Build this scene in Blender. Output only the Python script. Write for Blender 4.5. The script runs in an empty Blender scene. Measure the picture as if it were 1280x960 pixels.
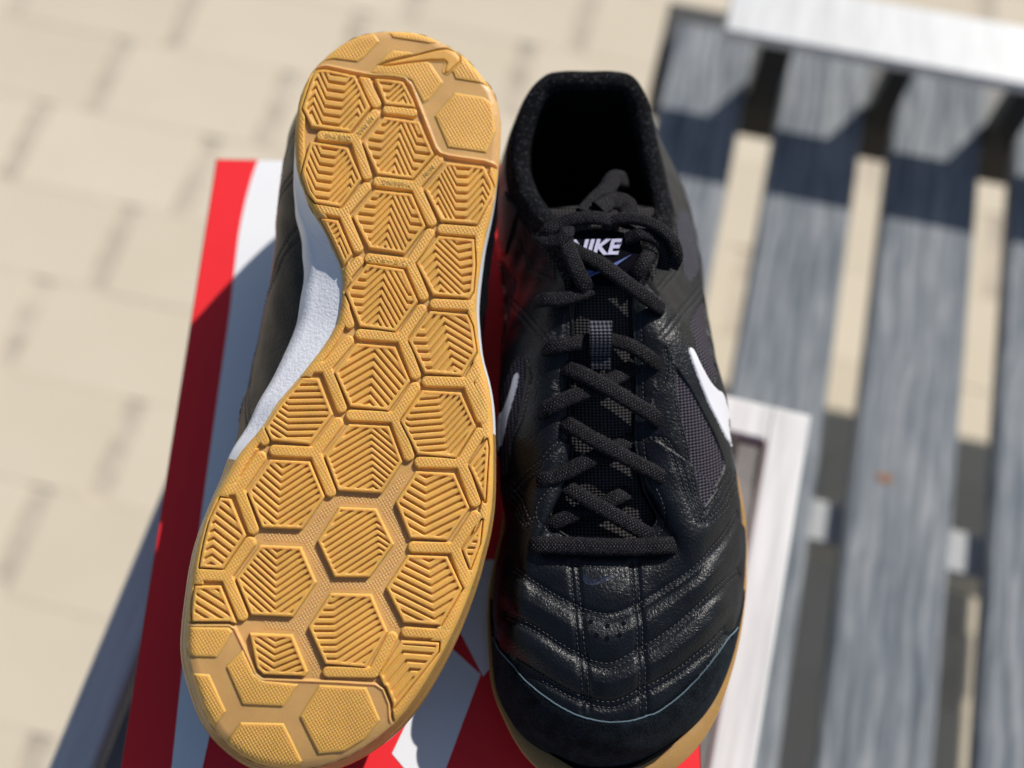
import bpy, math, random
import numpy as np
from mathutils import Vector, Matrix
from mathutils.bvhtree import BVHTree

random.seed(4); rng = np.random.default_rng(4)
S = bpy.context.scene
R = math.radians

# ------------------------------------------------------------------ camera, sky, sun, exposure
F_PX = 1372.0; CAM = np.array([0.0, 0.0, 0.484]); PITCH = R(66)
cam = bpy.data.cameras.new("camera"); camo = bpy.data.objects.new("camera", cam)
S.collection.objects.link(camo); S.camera = camo
camo.location = CAM; camo.rotation_euler = (R(90) - PITCH, 0, 0)
cam.sensor_width = 36; cam.lens = 36 * F_PX / 1280; cam.clip_start = .01; cam.clip_end = 60
cam.dof.use_dof = True; cam.dof.focus_distance = .425; cam.dof.aperture_fstop = cam.lens / 11.0

SUN = Vector((0.80, 0.82, 1.0)).normalized()
w = bpy.data.worlds.new("World"); S.world = w; w.use_nodes = True
nt = w.node_tree; bg = nt.nodes["Background"]
sky = nt.nodes.new("ShaderNodeTexSky"); sky.sky_type = 'NISHITA'; sky.sun_disc = False
sky.sun_elevation = math.asin(SUN.z); sky.sun_rotation = math.atan2(SUN.x, SUN.y)
nt.links.new(sky.outputs[0], bg.inputs[0]); bg.inputs[1].default_value = .08
sun = bpy.data.lights.new("sun", 'SUN'); suno = bpy.data.objects.new("sun", sun); S.collection.objects.link(suno)
sun.energy = 4.6; sun.angle = R(.5); sun.color = (1, .96, .90)
suno.rotation_euler = SUN.to_track_quat('Z', 'Y').to_euler(); suno.location = (1, 1, 2)
S.view_settings.view_transform = 'Standard'; S.view_settings.look = 'None'
S.view_settings.exposure = 0; S.view_settings.gamma = 1; S.view_settings.use_curve_mapping = False

# ------------------------------------------------------------------ helpers
cp, sp = math.cos(PITCH), math.sin(PITCH)
def ray(px, py):
    a = (px - 640) / F_PX; b = -(py - 480) / F_PX
    return np.array([a, cp + b * sp, -sp + b * cp])
def onz(px, py, z):
    r = ray(px, py); return CAM + r * ((z - CAM[2]) / r[2])
def proj_arr(P):
    d = P - CAM; Fw = d[..., 1] * cp - d[..., 2] * sp; U = d[..., 1] * sp + d[..., 2] * cp
    return 640 + F_PX * d[..., 0] / Fw, 480 - F_PX * U / Fw

def link(o, parent=None):
    S.collection.objects.link(o)
    if parent is not None: o.parent = parent
    return o
def mesh_obj(name, V, Fc, mat, parent=None, smooth=False):
    me = bpy.data.meshes.new(name); me.from_pydata([tuple(v) for v in V], [], [tuple(f) for f in Fc]); me.update()
    if smooth: me.polygons.foreach_set("use_smooth", [True] * len(me.polygons))
    if mat: me.materials.append(mat)
    return link(bpy.data.objects.new(name, me), parent)
def quads_obj(name, V, Q, mat, parent=None, attrs=None, smooth=True):
    """fast numpy mesh: V (n,3), Q (m,4)"""
    me = bpy.data.meshes.new(name)
    me.vertices.add(len(V)); me.vertices.foreach_set("co", np.ascontiguousarray(V, dtype=np.float32).ravel())
    me.loops.add(Q.size); me.loops.foreach_set("vertex_index", np.ascontiguousarray(Q, dtype=np.int32).ravel())
    me.polygons.add(len(Q)); me.polygons.foreach_set("loop_start", np.arange(0, Q.size, Q.shape[1], dtype=np.int32))
    me.polygons.foreach_set("loop_total", np.full(len(Q), Q.shape[1], dtype=np.int32))
    me.polygons.foreach_set("use_smooth", np.full(len(Q), smooth))
    me.update(calc_edges=True)
    if attrs is not None:
        uvl = me.uv_layers.new(name="UVMap")
        uvl.data.foreach_set("uv", np.ascontiguousarray(attrs[Q.ravel()], dtype=np.float32).ravel())
    me.materials.append(mat)
    return link(bpy.data.objects.new(name, me), parent)
def sub_mesh(name, V, Q, mask, mat, parent=None, attrs=None):
    q = Q[mask]
    if len(q) == 0: return None
    u, inv = np.unique(q.ravel(), return_inverse=True)
    return quads_obj(name, V[u], inv.reshape(q.shape), mat, parent, None if attrs is None else attrs[u])
def empty(name, loc=(0, 0, 0), **kw):
    o = bpy.data.objects.new(name, None); o.location = loc; S.collection.objects.link(o); o.empty_display_size = .02
    for k, v in kw.items(): o[k] = v
    return o
def tag(o, **kw):
    for k, v in kw.items(): o[k] = v
    return o
def box(name, x0, x1, y0, y1, z0, z1, mat, parent=None, bev=0.0):
    b = min(bev, (x1 - x0) * .3, (y1 - y0) * .3, (z1 - z0) * .3)
    if b <= 0:
        V = [(x, y, z) for z in (z0, z1) for y in (y0, y1) for x in (x0, x1)]
        return mesh_obj(name, V, [(0, 2, 3, 1), (4, 5, 7, 6), (0, 1, 5, 4), (2, 6, 7, 3), (0, 4, 6, 2), (1, 3, 7, 5)], mat, parent)
    V = []
    for z, s in ((z0, b), (z0 + b, 0), (z1 - b, 0), (z1, b)):
        for cx, cy, sx, sy in ((x0, y0, 1, 1), (x1, y0, -1, 1), (x1, y1, -1, -1), (x0, y1, 1, -1)):
            t = s if s else 0
            a, c = (b, 0), (0, b)
            V.append((cx + sx * (t + 0), cy + sy * (t + b * (s == 0)), z)) if False else V.append((cx + sx * (t), cy + sy * (t), z))
    Fc = [(3, 2, 1, 0), (12, 13, 14, 15)]
    for k in range(3):
        for i in range(4):
            j = (i + 1) % 4; Fc.append((4 * k + i, 4 * k + j, 4 * k + 4 + j, 4 * k + 4 + i))
    return mesh_obj(name, V, Fc, mat, parent)

# ---- materials
class NB:
    def __init__(s, name):
        s.m = bpy.data.materials.new(name); s.m.use_nodes = True; s.t = s.m.node_tree; s.b = s.t.nodes["Principled BSDF"]
    def n(s, typ, **kw):
        x = s.t.nodes.new("ShaderNode" + typ)
        for k, v in kw.items():
            if k.startswith("i_"): x.inputs[int(k[2:]) if k[2:].isdigit() else k[2:].replace("_", " ")].default_value = v
            else: setattr(x, k, v)
        return x
    def l(s, a, b): s.t.links.new(a, b)
    def set(s, **kw):
        for k, v in kw.items(): s.b.inputs[k.replace("_", " ")].default_value = v
        return s
    def coord(s, kind="Object", scale=(1, 1, 1), rot=(0, 0, 0)):
        tc = s.n("TexCoord"); mp = s.n("Mapping"); s.l(tc.outputs[kind], mp.inputs[0])
        mp.inputs["Scale"].default_value = scale; mp.inputs["Rotation"].default_value = rot
        return mp.outputs[0]
    def noise(s, co, scale, detail=4, rough=.5, dist=0):
        x = s.n("TexNoise"); s.l(co, x.inputs["Vector"]); x.inputs["Scale"].default_value = scale
        x.inputs["Detail"].default_value = detail; x.inputs["Roughness"].default_value = rough; x.inputs["Distortion"].default_value = dist
        return x.outputs[0]
    def voro(s, co, scale, feature='F1'):
        x = s.n("TexVoronoi", feature=feature); s.l(co, x.inputs["Vector"]); x.inputs["Scale"].default_value = scale
        return x.outputs["Distance"]
    def ramp(s, fac, stops, out=None):
        x = s.n("ValToRGB"); s.l(fac, x.inputs[0]); cr = x.color_ramp
        while len(cr.elements) < len(stops): cr.elements.new(.5)
        for e, (p, c) in zip(cr.elements, stops):
            e.position = p; e.color = (*c, 1) if len(c) == 3 else c
        if out: s.l(x.outputs[0], s.b.inputs[out])
        return x.outputs[0]
    def math(s, op, a, b=None, c=None):
        x = s.n("Math", operation=op)
        for i, v in enumerate((a, b, c)):
            if v is None: continue
            if isinstance(v, (int, float)): x.inputs[i].default_value = v
            else: s.l(v, x.inputs[i])
        return x.outputs[0]
    def bump(s, h, dist=.001, strength=1, prev=None):
        x = s.n("Bump"); s.l(h, x.inputs["Height"]); x.inputs["Distance"].default_value = dist; x.inputs["Strength"].default_value = strength
        if prev: s.l(prev, x.inputs["Normal"])
        s.l(x.outputs[0], s.b.inputs["Normal"]); return x.outputs[0]

def g3(v): return (v, v, v)

def m_gum(name, c, rough=.42):
    k = NB(name); k.set(Roughness=rough)
    co = k.coord()
    n = k.noise(co, 60, 4)
    k.ramp(n, [(.3, tuple(x * .9 for x in c)), (.7, tuple(min(1, x * 1.08) for x in c))], "Base Color")
    k.b.inputs["Subsurface Weight"].default_value = .7
    k.b.inputs["Subsurface Radius"].default_value = (1, .52, .06); k.b.inputs["Subsurface Scale"].default_value = .0024
    k.b.inputs["Specular IOR Level"].default_value = .35
    nn = k.noise(co, 900, 3, .6)
    k.bump(nn, .00006, 1)
    rr = k.noise(co, 140, 3); k.l(k.math('MULTIPLY_ADD', rr, .22, rough - .1), k.b.inputs["Roughness"])
    return k.m
M = {}
M['gum'] = m_gum("gum_rubber", (.72, .405, .10), .45)
M['gum_floor'] = m_gum("gum_rubber_recess", (.64, .375, .14), .36)
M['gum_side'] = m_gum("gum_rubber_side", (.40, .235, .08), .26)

def m_leather():
    k = NB("black_tumbled_leather"); k.set(Roughness=.38)
    k.b.inputs["Specular IOR Level"].default_value = .29
    co = k.coord()
    wn = k.n("TexNoise"); k.l(co, wn.inputs["Vector"]); wn.inputs["Scale"].default_value = 180; wn.inputs["Detail"].default_value = 3
    mix = k.n("Mix", data_type='VECTOR'); mix.inputs[0].default_value = .0022
    ad = k.n("VectorMath", operation='MULTIPLY_ADD'); k.l(wn.outputs["Color"], ad.inputs[0]); ad.inputs[1].default_value = (.0026,) * 3; k.l(co, ad.inputs[2])
    v1 = k.voro(ad.outputs[0], 620, 'DISTANCE_TO_EDGE'); v2 = k.voro(ad.outputs[0], 1300, 'DISTANCE_TO_EDGE')
    e1 = k.math('MINIMUM', k.math('MULTIPLY', v1, 3.2), 1.0); e2 = k.math('MINIMUM', k.math('MULTIPLY', v2, 3.0), 1.0)
    big = k.noise(co, 90, 3, .6)
    h = k.math('ADD', k.math('MULTIPLY', e1, .62), k.math('MULTIPLY', e2, .28)); h = k.math('ADD', h, k.math('MULTIPLY', big, .6))
    k.bump(h, .00014, .9)
    k.ramp(big, [(.3, (.0035, .0045, .006)), (.7, (.0065, .0085, .0115))], "Base Color")
    k.l(k.math('MULTIPLY_ADD', big, .10, .31), k.b.inputs["Roughness"])
    return k.m
M['leather'] = m_leather()
def m_fabric(name, c0, c1, s, rough=.8, d=.0004, kind='weave'):
    k = NB(name); k.set(Roughness=rough); k.b.inputs["Specular IOR Level"].default_value = .10
    co = k.coord()
    if kind == 'knit':
        v = k.voro(co, s); n = k.noise(co, s * 2.2, 2, .7); h = k.math('ADD', k.math('MULTIPLY', v, -1.2), n)
        k.bump(h, d, 1); k.ramp(h, [(.0, c0), (.22, c0), (.60, c1)], "Base Color")
    else:
        sep = k.n("SeparateXYZ"); k.l(co, sep.inputs[0])
        y = k.math('ADD', k.math('MULTIPLY', sep.outputs[1], s), k.math('MULTIPLY', sep.outputs[2], s * .8)); x = k.math('MULTIPLY', sep.outputs[0], s)
        a = k.math('SINE', k.math('ADD', x, y)); b = k.math('SINE', k.math('SUBTRACT', x, y))
        h = k.math('MULTIPLY_ADD', k.math('MULTIPLY', a, b), .5, .5)
        h = k.math('ADD', h, k.math('MULTIPLY', k.noise(co, s * .6, 2, .6), .35))
        k.bump(h, d, 1); k.ramp(h, [(.45, c0), (.95, c1)], "Base Color")
    return k.m
M['knit'] = m_fabric("collar_knit", (.006, .0065, .008), (.34, .35, .42), 900, .85, .0010, 'knit')  # pale end paints the yarn's sparkle into the colour, specular is low
M['lining'] = m_fabric("lining_cloth", (.0015, .0015, .002), (.004, .004, .005), 1200, 1, .0002, 'knit')
M['mesh'] = m_fabric("side_mesh", (.003, .003, .005), (.080, .070, .092), 2100, .6, .0005)
M['tonguemesh'] = m_fabric("tongue_mesh", (.0012, .0012, .0016), (.055, .05, .052), 2100, .6, .0005)
M['rib'] = m_fabric("ribbed_cloth", (.005, .005, .007), (.10, .10, .125), 1900, .7, .0004)
def m_suede():
    k = NB("navy_black_suede"); k.set(Roughness=.95); k.b.inputs["Specular IOR Level"].default_value = .12
    k.b.inputs["Sheen Weight"].default_value = .04; k.b.inputs["Sheen Tint"].default_value = (.3, .45, .6, 1)
    co = k.coord(); n = k.noise(co, 1100, 3, .7); n2 = k.noise(co, 160, 3, .6)
    k.bump(k.math('ADD', n, n2), .0006, 1); k.ramp(k.math('MULTIPLY', k.math('ADD', n, n2), .5), [(.42, (.0014, .0026, .0044)), (.64, (.013, .019, .026))], "Base Color")
    return k.m
M['suede'] = m_suede()
def m_plain(name, c, rough=.5, bs=0, bd=.0001, var=.06, spec=.5, vs=40):
    k = NB(name); k.set(Roughness=rough); k.b.inputs["Specular IOR Level"].default_value = spec
    co = k.coord(); n = k.noise(co, vs, 4)
    k.ramp(n, [(.3, tuple(x * (1 - var) for x in c)), (.7, tuple(min(1, x * (1 + var)) for x in c))], "Base Color")
    if bs: k.bump(k.noise(co, bs, 3, .6), bd, 1)
    return k.m
M['suede_edge'] = m_plain("cut_suede_edge", (.10, .15, .18), 1, 2500, .0003, .3)
M['thread'] = m_plain("black_thread", (.030, .030, .038), .45, 3000, .0001, .3)
M['thread_grey'] = m_plain("grey_thread", (.055, .05, .055), .5, 3000, .0001, .3)
M['white_rubber'] = m_plain("white_midsole", (.80, .80, .84), .55, 750, .00035, .02)
M['white_smooth'] = m_plain("white_smooth_midsole", (.80, .80, .84), .45, 0, 0, .02)
M['white_leather'] = m_plain("white_synthetic", (.68, .68, .72), .5, 900, .00008, .02)
M['gloss_black'] = m_plain("smooth_black_overlay", (.016, .018, .02), .45, 0, 0, .1)
M['label_black'] = m_plain("woven_label_black", (.003, .003, .006), .9, 2500, .0001, .2, .06)
M['label_white'] = m_plain("woven_label_white", (.62, .60, .80), .8, 3500, .0003, .15)
M['label_blue'] = m_plain("woven_label_blue", (.12, .18, .45), .8, 3500, .0002, .15)
M['navy_print'] = m_plain("navy_print", (.006, .010, .028), .4, 900, .0002, .1)
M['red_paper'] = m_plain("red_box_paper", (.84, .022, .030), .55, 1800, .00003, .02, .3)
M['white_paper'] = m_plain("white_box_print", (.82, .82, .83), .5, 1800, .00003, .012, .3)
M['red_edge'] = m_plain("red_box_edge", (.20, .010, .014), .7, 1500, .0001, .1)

def m_wood():
    k = NB("weathered_grey_wood"); k.set(Roughness=.8); k.b.inputs["Specular IOR Level"].default_value = .25
    tc = k.n("TexCoord"); oi = k.n("ObjectInfo"); ad = k.n("VectorMath", operation='MULTIPLY_ADD'); cx = k.n("CombineXYZ")
    for i in range(3): k.l(oi.outputs["Random"], cx.inputs[i])
    k.l(cx.outputs[0], ad.inputs[0]); ad.inputs[1].default_value = (7, 13, 5); k.l(tc.outputs["Object"], ad.inputs[2])
    def mp(sc):
        m = k.n("Mapping"); k.l(ad.outputs[0], m.inputs[0]); m.inputs["Scale"].default_value = sc; return m.outputs[0]
    fine = k.noise(mp((220, 5, 220)), 1.6, 5, .7, .3); mid = k.noise(mp((60, 2.6, 60)), 1.4, 5, .6, 1.5); big = k.noise(mp((14, 3.2, 14)), 1.2, 4, .6, 2.2)
    wv = k.n("TexWave", wave_type='BANDS', bands_direction='X'); k.l(mp((1, .22, 1)), wv.inputs["Vector"]); wv.inputs["Scale"].default_value = 28; wv.inputs["Distortion"].default_value = 9; wv.inputs["Detail"].default_value = 3; wv.inputs["Detail Scale"].default_value = 1.6
    f = k.math('ADD', k.math('MULTIPLY', fine, .30), k.math('MULTIPLY', mid, .36)); f = k.math('ADD', f, k.math('MULTIPLY', big, .28)); f = k.math('ADD', f, k.math('MULTIPLY', wv.outputs["Fac"], .13))
    k.ramp(f, [(.34, (.070, .082, .095)), (.47, (.145, .165, .185)), (.58, (.235, .252, .268)), (.72, (.40, .41, .41))], "Base Color")
    k.bump(f, .004, .7); return k.m
M['wood'] = m_wood()
def m_white_paint():
    k = NB("white_painted_wood"); k.set(Roughness=.5)
    co = k.coord("Object", (50, 4, 50)); g = k.noise(co, 3, 5, .6)
    k.ramp(g, [(.3, (.52, .525, .52)), (.7, (.72, .72, .71))], "Base Color"); k.bump(g, .0006, .5); return k.m
M['white_paint'] = m_white_paint()
M['slat'] = m_plain("dark_grey_slat", (.15, .14, .13), .6, 60, .0005, .3)
M['dark_metal'] = m_plain("dark_steel", (.012, .012, .013), .5)
M['pale_metal'] = m_plain("pale_steel", (.36, .37, .37), .4)
def m_stone():
    k = NB("beige_paving_stone"); k.set(Roughness=.9)
    co = k.coord("Object"); n = k.noise(co, 6, 4, .6); n2 = k.noise(co, 300, 3, .6); oi = k.n("ObjectInfo")
    f = k.math('ADD', k.math('MULTIPLY', n, .55), k.math('MULTIPLY', oi.outputs["Random"], .28)); f = k.math('ADD', f, k.math('MULTIPLY', n2, .17))
    k.ramp(f, [(.25, (.60, .52, .395)), (.75, (.68, .595, .465))], "Base Color"); k.bump(n2, .0008, .6); return k.m
M['stone'] = m_stone()
M['joint'] = m_plain("sand_joint", (.54, .465, .365), 1, 200, .002, .2)

# ------------------------------------------------------------------ setting: ground and paving
GZ = -.64
ground = mesh_obj("ground", [(-30, -30, GZ - .0018), (30, -30, GZ - .0018), (30, 40, GZ - .0018), (-30, 40, GZ - .0018)], [(0, 1, 2, 3)], M['joint'])
tag(ground, kind="structure")
pav = empty("paving", (0, 0, GZ), kind="structure")
ANG = R(-13.9); ca, sa = math.cos(ANG), math.sin(ANG)
PL, PW, GAPX, GAPY = .225, .119, .026, .0003
V = []; b = .0005; hx, hy = (PL - GAPX) / 2, (PW - GAPY) / 2
for z, s in ((-.02, 0), (-b, 0), (0, b)):
    for cx, cy in ((-1, -1), (1, -1), (1, 1), (-1, 1)): V.append((cx * (hx - s), cy * (hy - s), z))
Fc = [(8, 9, 10, 11)] + [(4 * k + i, 4 * k + (i + 1) % 4, 4 * k + 4 + (i + 1) % 4, 4 * k + 4 + i) for k in range(2) for i in range(4)]
pm = bpy.data.meshes.new("paving_stone"); pm.from_pydata(V, [], Fc); pm.materials.append(M['stone'])
JX, JY = -.606, .833      # one joint seen in the photograph
for r in range(-14, 14):
    for c in range(-12, 14):
        lx = (c + .5) * PL + (r * .27 * PL) % PL; ly = r * PW
        X = JX + lx * ca - ly * sa; Y = JY + lx * sa + ly * ca
        if not (-1.25 < X < 1.3 and -.35 < Y < 1.55): continue
        o = bpy.data.objects.new("paving_stone", pm); o.parent = pav
        o.location = (X, Y, random.uniform(-.0003, .0003)); o.rotation_euler = (random.uniform(-.0012, .0012), random.uniform(-.0012, .0012), ANG)
        S.collection.objects.link(o)

# ------------------------------------------------------------------ plank bench behind
BA = R(13.4)
bench = empty("plank_bench", (.2, .45, GZ), category="bench", label="grey weathered plank bench with a white rail standing on the beige paving")
bench.rotation_euler = (0, 0, -BA)
Bm = Matrix.Translation(Vector((.2, .45, GZ))) @ Matrix.Rotation(-BA, 4, 'Z'); Bi = Bm.inverted()
PZ = -.316
def tob(p): return Bi @ Vector(p)
for i, (a, c) in enumerate([(785, 897), (945, 1060), (1100, 1218), (1262, 1377), (1421, 1536), (1580, 1695)]):
    xa = tob(onz(a, 300, PZ)).x; xc = tob(onz(c, 300, PZ)).x
    o = box("plank", xa, xc, -.75, .262, PZ - .02 - GZ, PZ - GZ, M['wood'], bench, .003)
ra = tob(onz(905, 40, -.226)); rb = tob(onz(1280, 97, -.226))
yn = (ra.y + rb.y) / 2
box("rail", ra.x, ra.x + .62, yn - .003, yn + .060, -.226 - .011 - GZ, -.226 - GZ, M['white_paint'], bench, .002)
for a_, c_ in ((897, 945), (1060, 1100), (1218, 1262), (1377, 1421)):
    xa = tob(onz(a_, 300, PZ)).x; xc = tob(onz(c_, 300, PZ)).x
    box("rail_post", xa + .003, xc - .003, yn + .012, yn + .034, PZ - .0195 - GZ, -.226 - .0115 - GZ, M['dark_metal'], bench, .001)
ys = tob(onz(1110, 138, PZ)).y
box("cross_beam", -.12, .62, ys, ys + .10, PZ - .075 - GZ, PZ - .0205 - GZ, M['dark_metal'], bench, .002)
ys = tob(onz(1030, 690, PZ - .04)).y
box("cross_beam", -.12, .62, ys, ys + .035, PZ - .07 - GZ, PZ - .0205 - GZ, M['pale_metal'], bench, .002)
kp = tob(onz(1106, 598, PZ)); kv = [(kp.x + .0065 * math.cos(a) * (1 + .2 * math.sin(3 * a)), kp.y + .0042 * math.sin(a), z) for z in (PZ - GZ - .001, PZ - GZ + .0006) for a in np.linspace(0, 2 * math.pi, 14, endpoint=False)]
mesh_obj("knot", kv, [tuple(range(14, 28))] + [(i, (i + 1) % 14, 14 + (i + 1) % 14, 14 + i) for i in range(14)], m_plain("rusty_knot", (.26, .13, .07), .8, 300, .001, .3), bench)
for xx in (.55,):
    for yy in (-.70, .17):
        box("leg", xx, xx + .04, yy, yy + .04, 0, PZ - .076 - GZ, M['dark_metal'], bench, .002)
for yy in (-.70, .17):
    box("leg", -.10, -.06, yy, yy + .04, 0, PZ - .076 - GZ, M['dark_metal'], bench, .002)

# ------------------------------------------------------------------ white framed slatted stool under the box
SA = R(14.6); SZ = -.122
c0 = onz(1014.5, 518.6, SZ)
stool = empty("slatted_stool", (c0[0], c0[1], GZ), category="stool", label="white framed slatted stool that carries the red shoe box")
stool.rotation_euler = (0, 0, -SA)
Hs = SZ - GZ; W_ = .358; D_ = .36; bw = .0235
fr = [("frame_bar", -bw, 0, -D_, 0), ("frame_bar", -W_, -W_ + bw, -D_, 0), ("frame_bar", -W_ + bw, -bw, -bw, 0), ("frame_bar", -W_ + bw, -bw, -D_, -D_ + bw)]
for n_, a, b_, c_, d_ in fr: box(n_, a, b_, c_, d_, Hs - .022, Hs, M['white_paint'], stool, .0018)
ns = 17; iw = W_ - 2 * bw; pitch = iw / ns
for i in range(ns):
    x = -W_ + bw + pitch * (i + .5)
    box("slat", x - pitch * .36, x + pitch * .36, -D_ + bw, -bw, Hs - .012, Hs - .005, M['slat'], stool, .0008)
for x in (-.045, -W_ + .02):
    for y in (-.045, -D_ + .02): box("leg", x, x + .024, y, y + .024, 0, Hs - .0225, M['white_paint'], stool, .001)

# ------------------------------------------------------------------ shoe box
BXL = onz(270, 198, 0); BXB = onz(150, 960, 0); BXR = onz(883, 960, 0)
by = (BXL - BXB)[:2]; by /= np.linalg.norm(by); bx_ = np.array([by[1], -by[0]])
TL = BXL[:2]; BW = float((BXR[:2] - TL) @ bx_) - .002; BD = .345
boxo = empty("shoe_box", (TL[0], TL[1], SZ), category="box", label="closed red shoe box with white print lying on the slatted stool")
boxo.rotation_euler = (0, 0, math.atan2(bx_[1], bx_[0]))
HB = -SZ
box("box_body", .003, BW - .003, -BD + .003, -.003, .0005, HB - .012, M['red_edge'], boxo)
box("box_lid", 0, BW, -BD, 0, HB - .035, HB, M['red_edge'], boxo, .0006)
mesh_obj("lid_print", [(.0007, -BD + .0007, HB + .00012), (BW - .0007, -BD + .0007, HB + .00012), (BW - .0007, -.0007, HB + .00012), (.0007, -.0007, HB + .00012)], [(0, 1, 2, 3)], M['red_paper'], boxo)
def inlay(pts, name="white_print", dz=.0003, mat='white_paper'):
    out = []
    for p in pts:
        q = onz(*p, 0)[:2] - TL; x, y = float(q @ bx_), float(q @ by)
        out.append((min(max(x, .001), BW - .001), max(min(y, -.0008), -BD + .001), HB + dz))
    return mesh_obj(name, out, [tuple(range(len(out)))], M[mat], boxo)
def spl(P, n=10, closed=False):
    P = np.array(P, float); N = len(P); out = []
    rngk = range(N) if closed else range(N - 1)
    for i in rngk:
        if closed: p0, p1, p2, p3 = P[(i - 1) % N], P[i], P[(i + 1) % N], P[(i + 2) % N]
        else: p0, p1, p2, p3 = P[max(i - 1, 0)], P[i], P[i + 1], P[min(i + 2, N - 1)]
        # centripetal-ish via chord limited tangents
        d = np.linalg.norm(p2 - p1) + 1e-12
        m1 = (p2 - p0) / (np.linalg.norm(p2 - p1) + np.linalg.norm(p1 - p0) + 1e-12) * d
        m2 = (p3 - p1) / (np.linalg.norm(p3 - p2) + np.linalg.norm(p2 - p1) + 1e-12) * d
        for t in np.arange(n) / n:
            t2, t3 = t * t, t * t * t
            out.append((2 * t3 - 3 * t2 + 1) * p1 + (t3 - 2 * t2 + t) * m1 + (-2 * t3 + 3 * t2) * p2 + (t3 - t2) * m2)
    if not closed: out.append(P[-1])
    return np.array(out)
wl = spl([(326, 190), (312, 232), (300, 285), (293, 340), (288, 385), (276, 470), (255, 620), (232, 800), (213, 975)], 6)
inlay([tuple(p) for p in wl] + [(250, 975), (264, 911), (300, 790), (420, 500), (520, 190)])
inlay([(562, 808), (601, 843), (551, 978), (520, 978), (490, 942), (522, 875)])
inlay([(573, 786), (604, 846), (640, 800), (660, 700), (600, 700)])

# ------------------------------------------------------------------ shoes: shared shape in shoe coordinates
# u lateral, v toe to heel, w from the tread up into the shoe
OUT = [(490,35),(525,38),(550,48),(572,60),(590,75),(603,92),(615,105),(621,118),(627,147),(627,169),(625,202),(623,220),(620,244),(614,272),(607,299),(602.6,324),(600,342),(597.5,364),(596.5,386),(598,407),(599.5,424),(602.5,445),(611,476),(616,507),(617.5,539),(618,577),(616.7,624),(611,663),(604,690),(594,725),(574,776),(556,813),(540,841),(522,870),(505,893),(487,912),(462,932),(430,950),(400,960),(370,963),(340,961),(315,955),(298,945),(278,928),(262,908),(251,885),(242,857),(235,833),(232,810),(233,780),(236,745),(240,710),(248,673),(263,630),(280,598),(299,565),(327,532),(345,503),(370,474),(390,449),(408,425),(421,401),(425.5,380),(427,364),(428,347),(425,331),(420,319),(414,307),(407,290),(398,275),(386,256),(379,236),(373,219),(369,197),(368,164),(370,142),(374,119),(382,99),(390,85),(404,70),(421,56),(442,43),(464,37)]
Zt, Zh, ROLL = .402, .455, .15
To = CAM + ray(355, 963) * Zt; Ho = CAM + ray(490, 35) * Zh
ey = (Ho - To); ey /= np.linalg.norm(ey); ex = np.cross(ey, [0, 0, 1.]); ex /= np.linalg.norm(ex); en = np.cross(ex, ey)
c_, s_ = math.cos(ROLL), math.sin(ROLL); ex, en = ex * c_ - en * s_, en * c_ + ex * s_
def gspring(v): return .0065 * np.clip((.05 - v) / .05, 0, 1.2) ** 2
def inv_world(P):      # inverted (sole up) shoe: shoe coords -> world
    return To + P[..., :1] * ex + P[..., 1:2] * ey - P[..., 2:3] * en
def px_sole(px, py, wlev=0.0):
    r = ray(px, py); g = 0.0
    for _ in range(5):
        O = To - en * (g + wlev); t = ((O - CAM) @ en) / (r @ en); p = CAM + r * t - To
        u, v = p @ ex, p @ ey; g = float(gspring(v))
    return np.array([u, v])
UPX, UPY, UYAW = .0383, .0340, .0206
cy_, sy_ = math.cos(UYAW), math.sin(UYAW)
def up_world(P):
    P = np.asarray(P, float)
    return np.stack([UPX + P[..., 0] * cy_ - P[..., 1] * sy_, UPY + P[..., 0] * sy_ + P[..., 1] * cy_, P[..., 2]], -1)
def up_local(Wd):
    x, y = Wd[..., 0] - UPX, Wd[..., 1] - UPY
    return np.stack([x * cy_ + y * sy_, -x * sy_ + y * cy_, Wd[..., 2]], -1)
def up_px(px, py, wz): return up_local(onz(px, py, wz))

def resample(P, n, closed=True):
    Q = np.vstack([P, P[:1]]) if closed else P
    d = np.r_[0, np.cumsum(np.linalg.norm(np.diff(Q, axis=0), axis=1))]
    t = np.linspace(0, d[-1], n, endpoint=not closed)
    return np.stack([np.interp(t, d, Q[:, k]) for k in range(Q.shape[1])], -1)
out_uv = np.array([px_sole(*p) for p in OUT])
out_s = resample(spl(out_uv, 8, True), 720)
# light smoothing
for _ in range(6): out_s = (np.roll(out_s, 1, 0) + 2 * out_s + np.roll(out_s, -1, 0)) / 4
i0 = int(np.argmax(out_s[:, 1])); out_s = np.roll(out_s, -i0, 0)       # starts at the heel, runs down the lateral side
NRM = np.roll(out_s, -1, 0) - np.roll(out_s, 1, 0); NRM = np.stack([-NRM[:, 1], NRM[:, 0]], 1); NRM /= np.linalg.norm(NRM, axis=1)[:, None]
if ((out_s + NRM * .001 - out_s.mean(0)) ** 2).sum() < ((out_s - out_s.mean(0)) ** 2).sum(): NRM = -NRM
VMAX = float(out_s[:, 1].max()); VMIN = float(out_s[:, 1].min())

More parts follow.
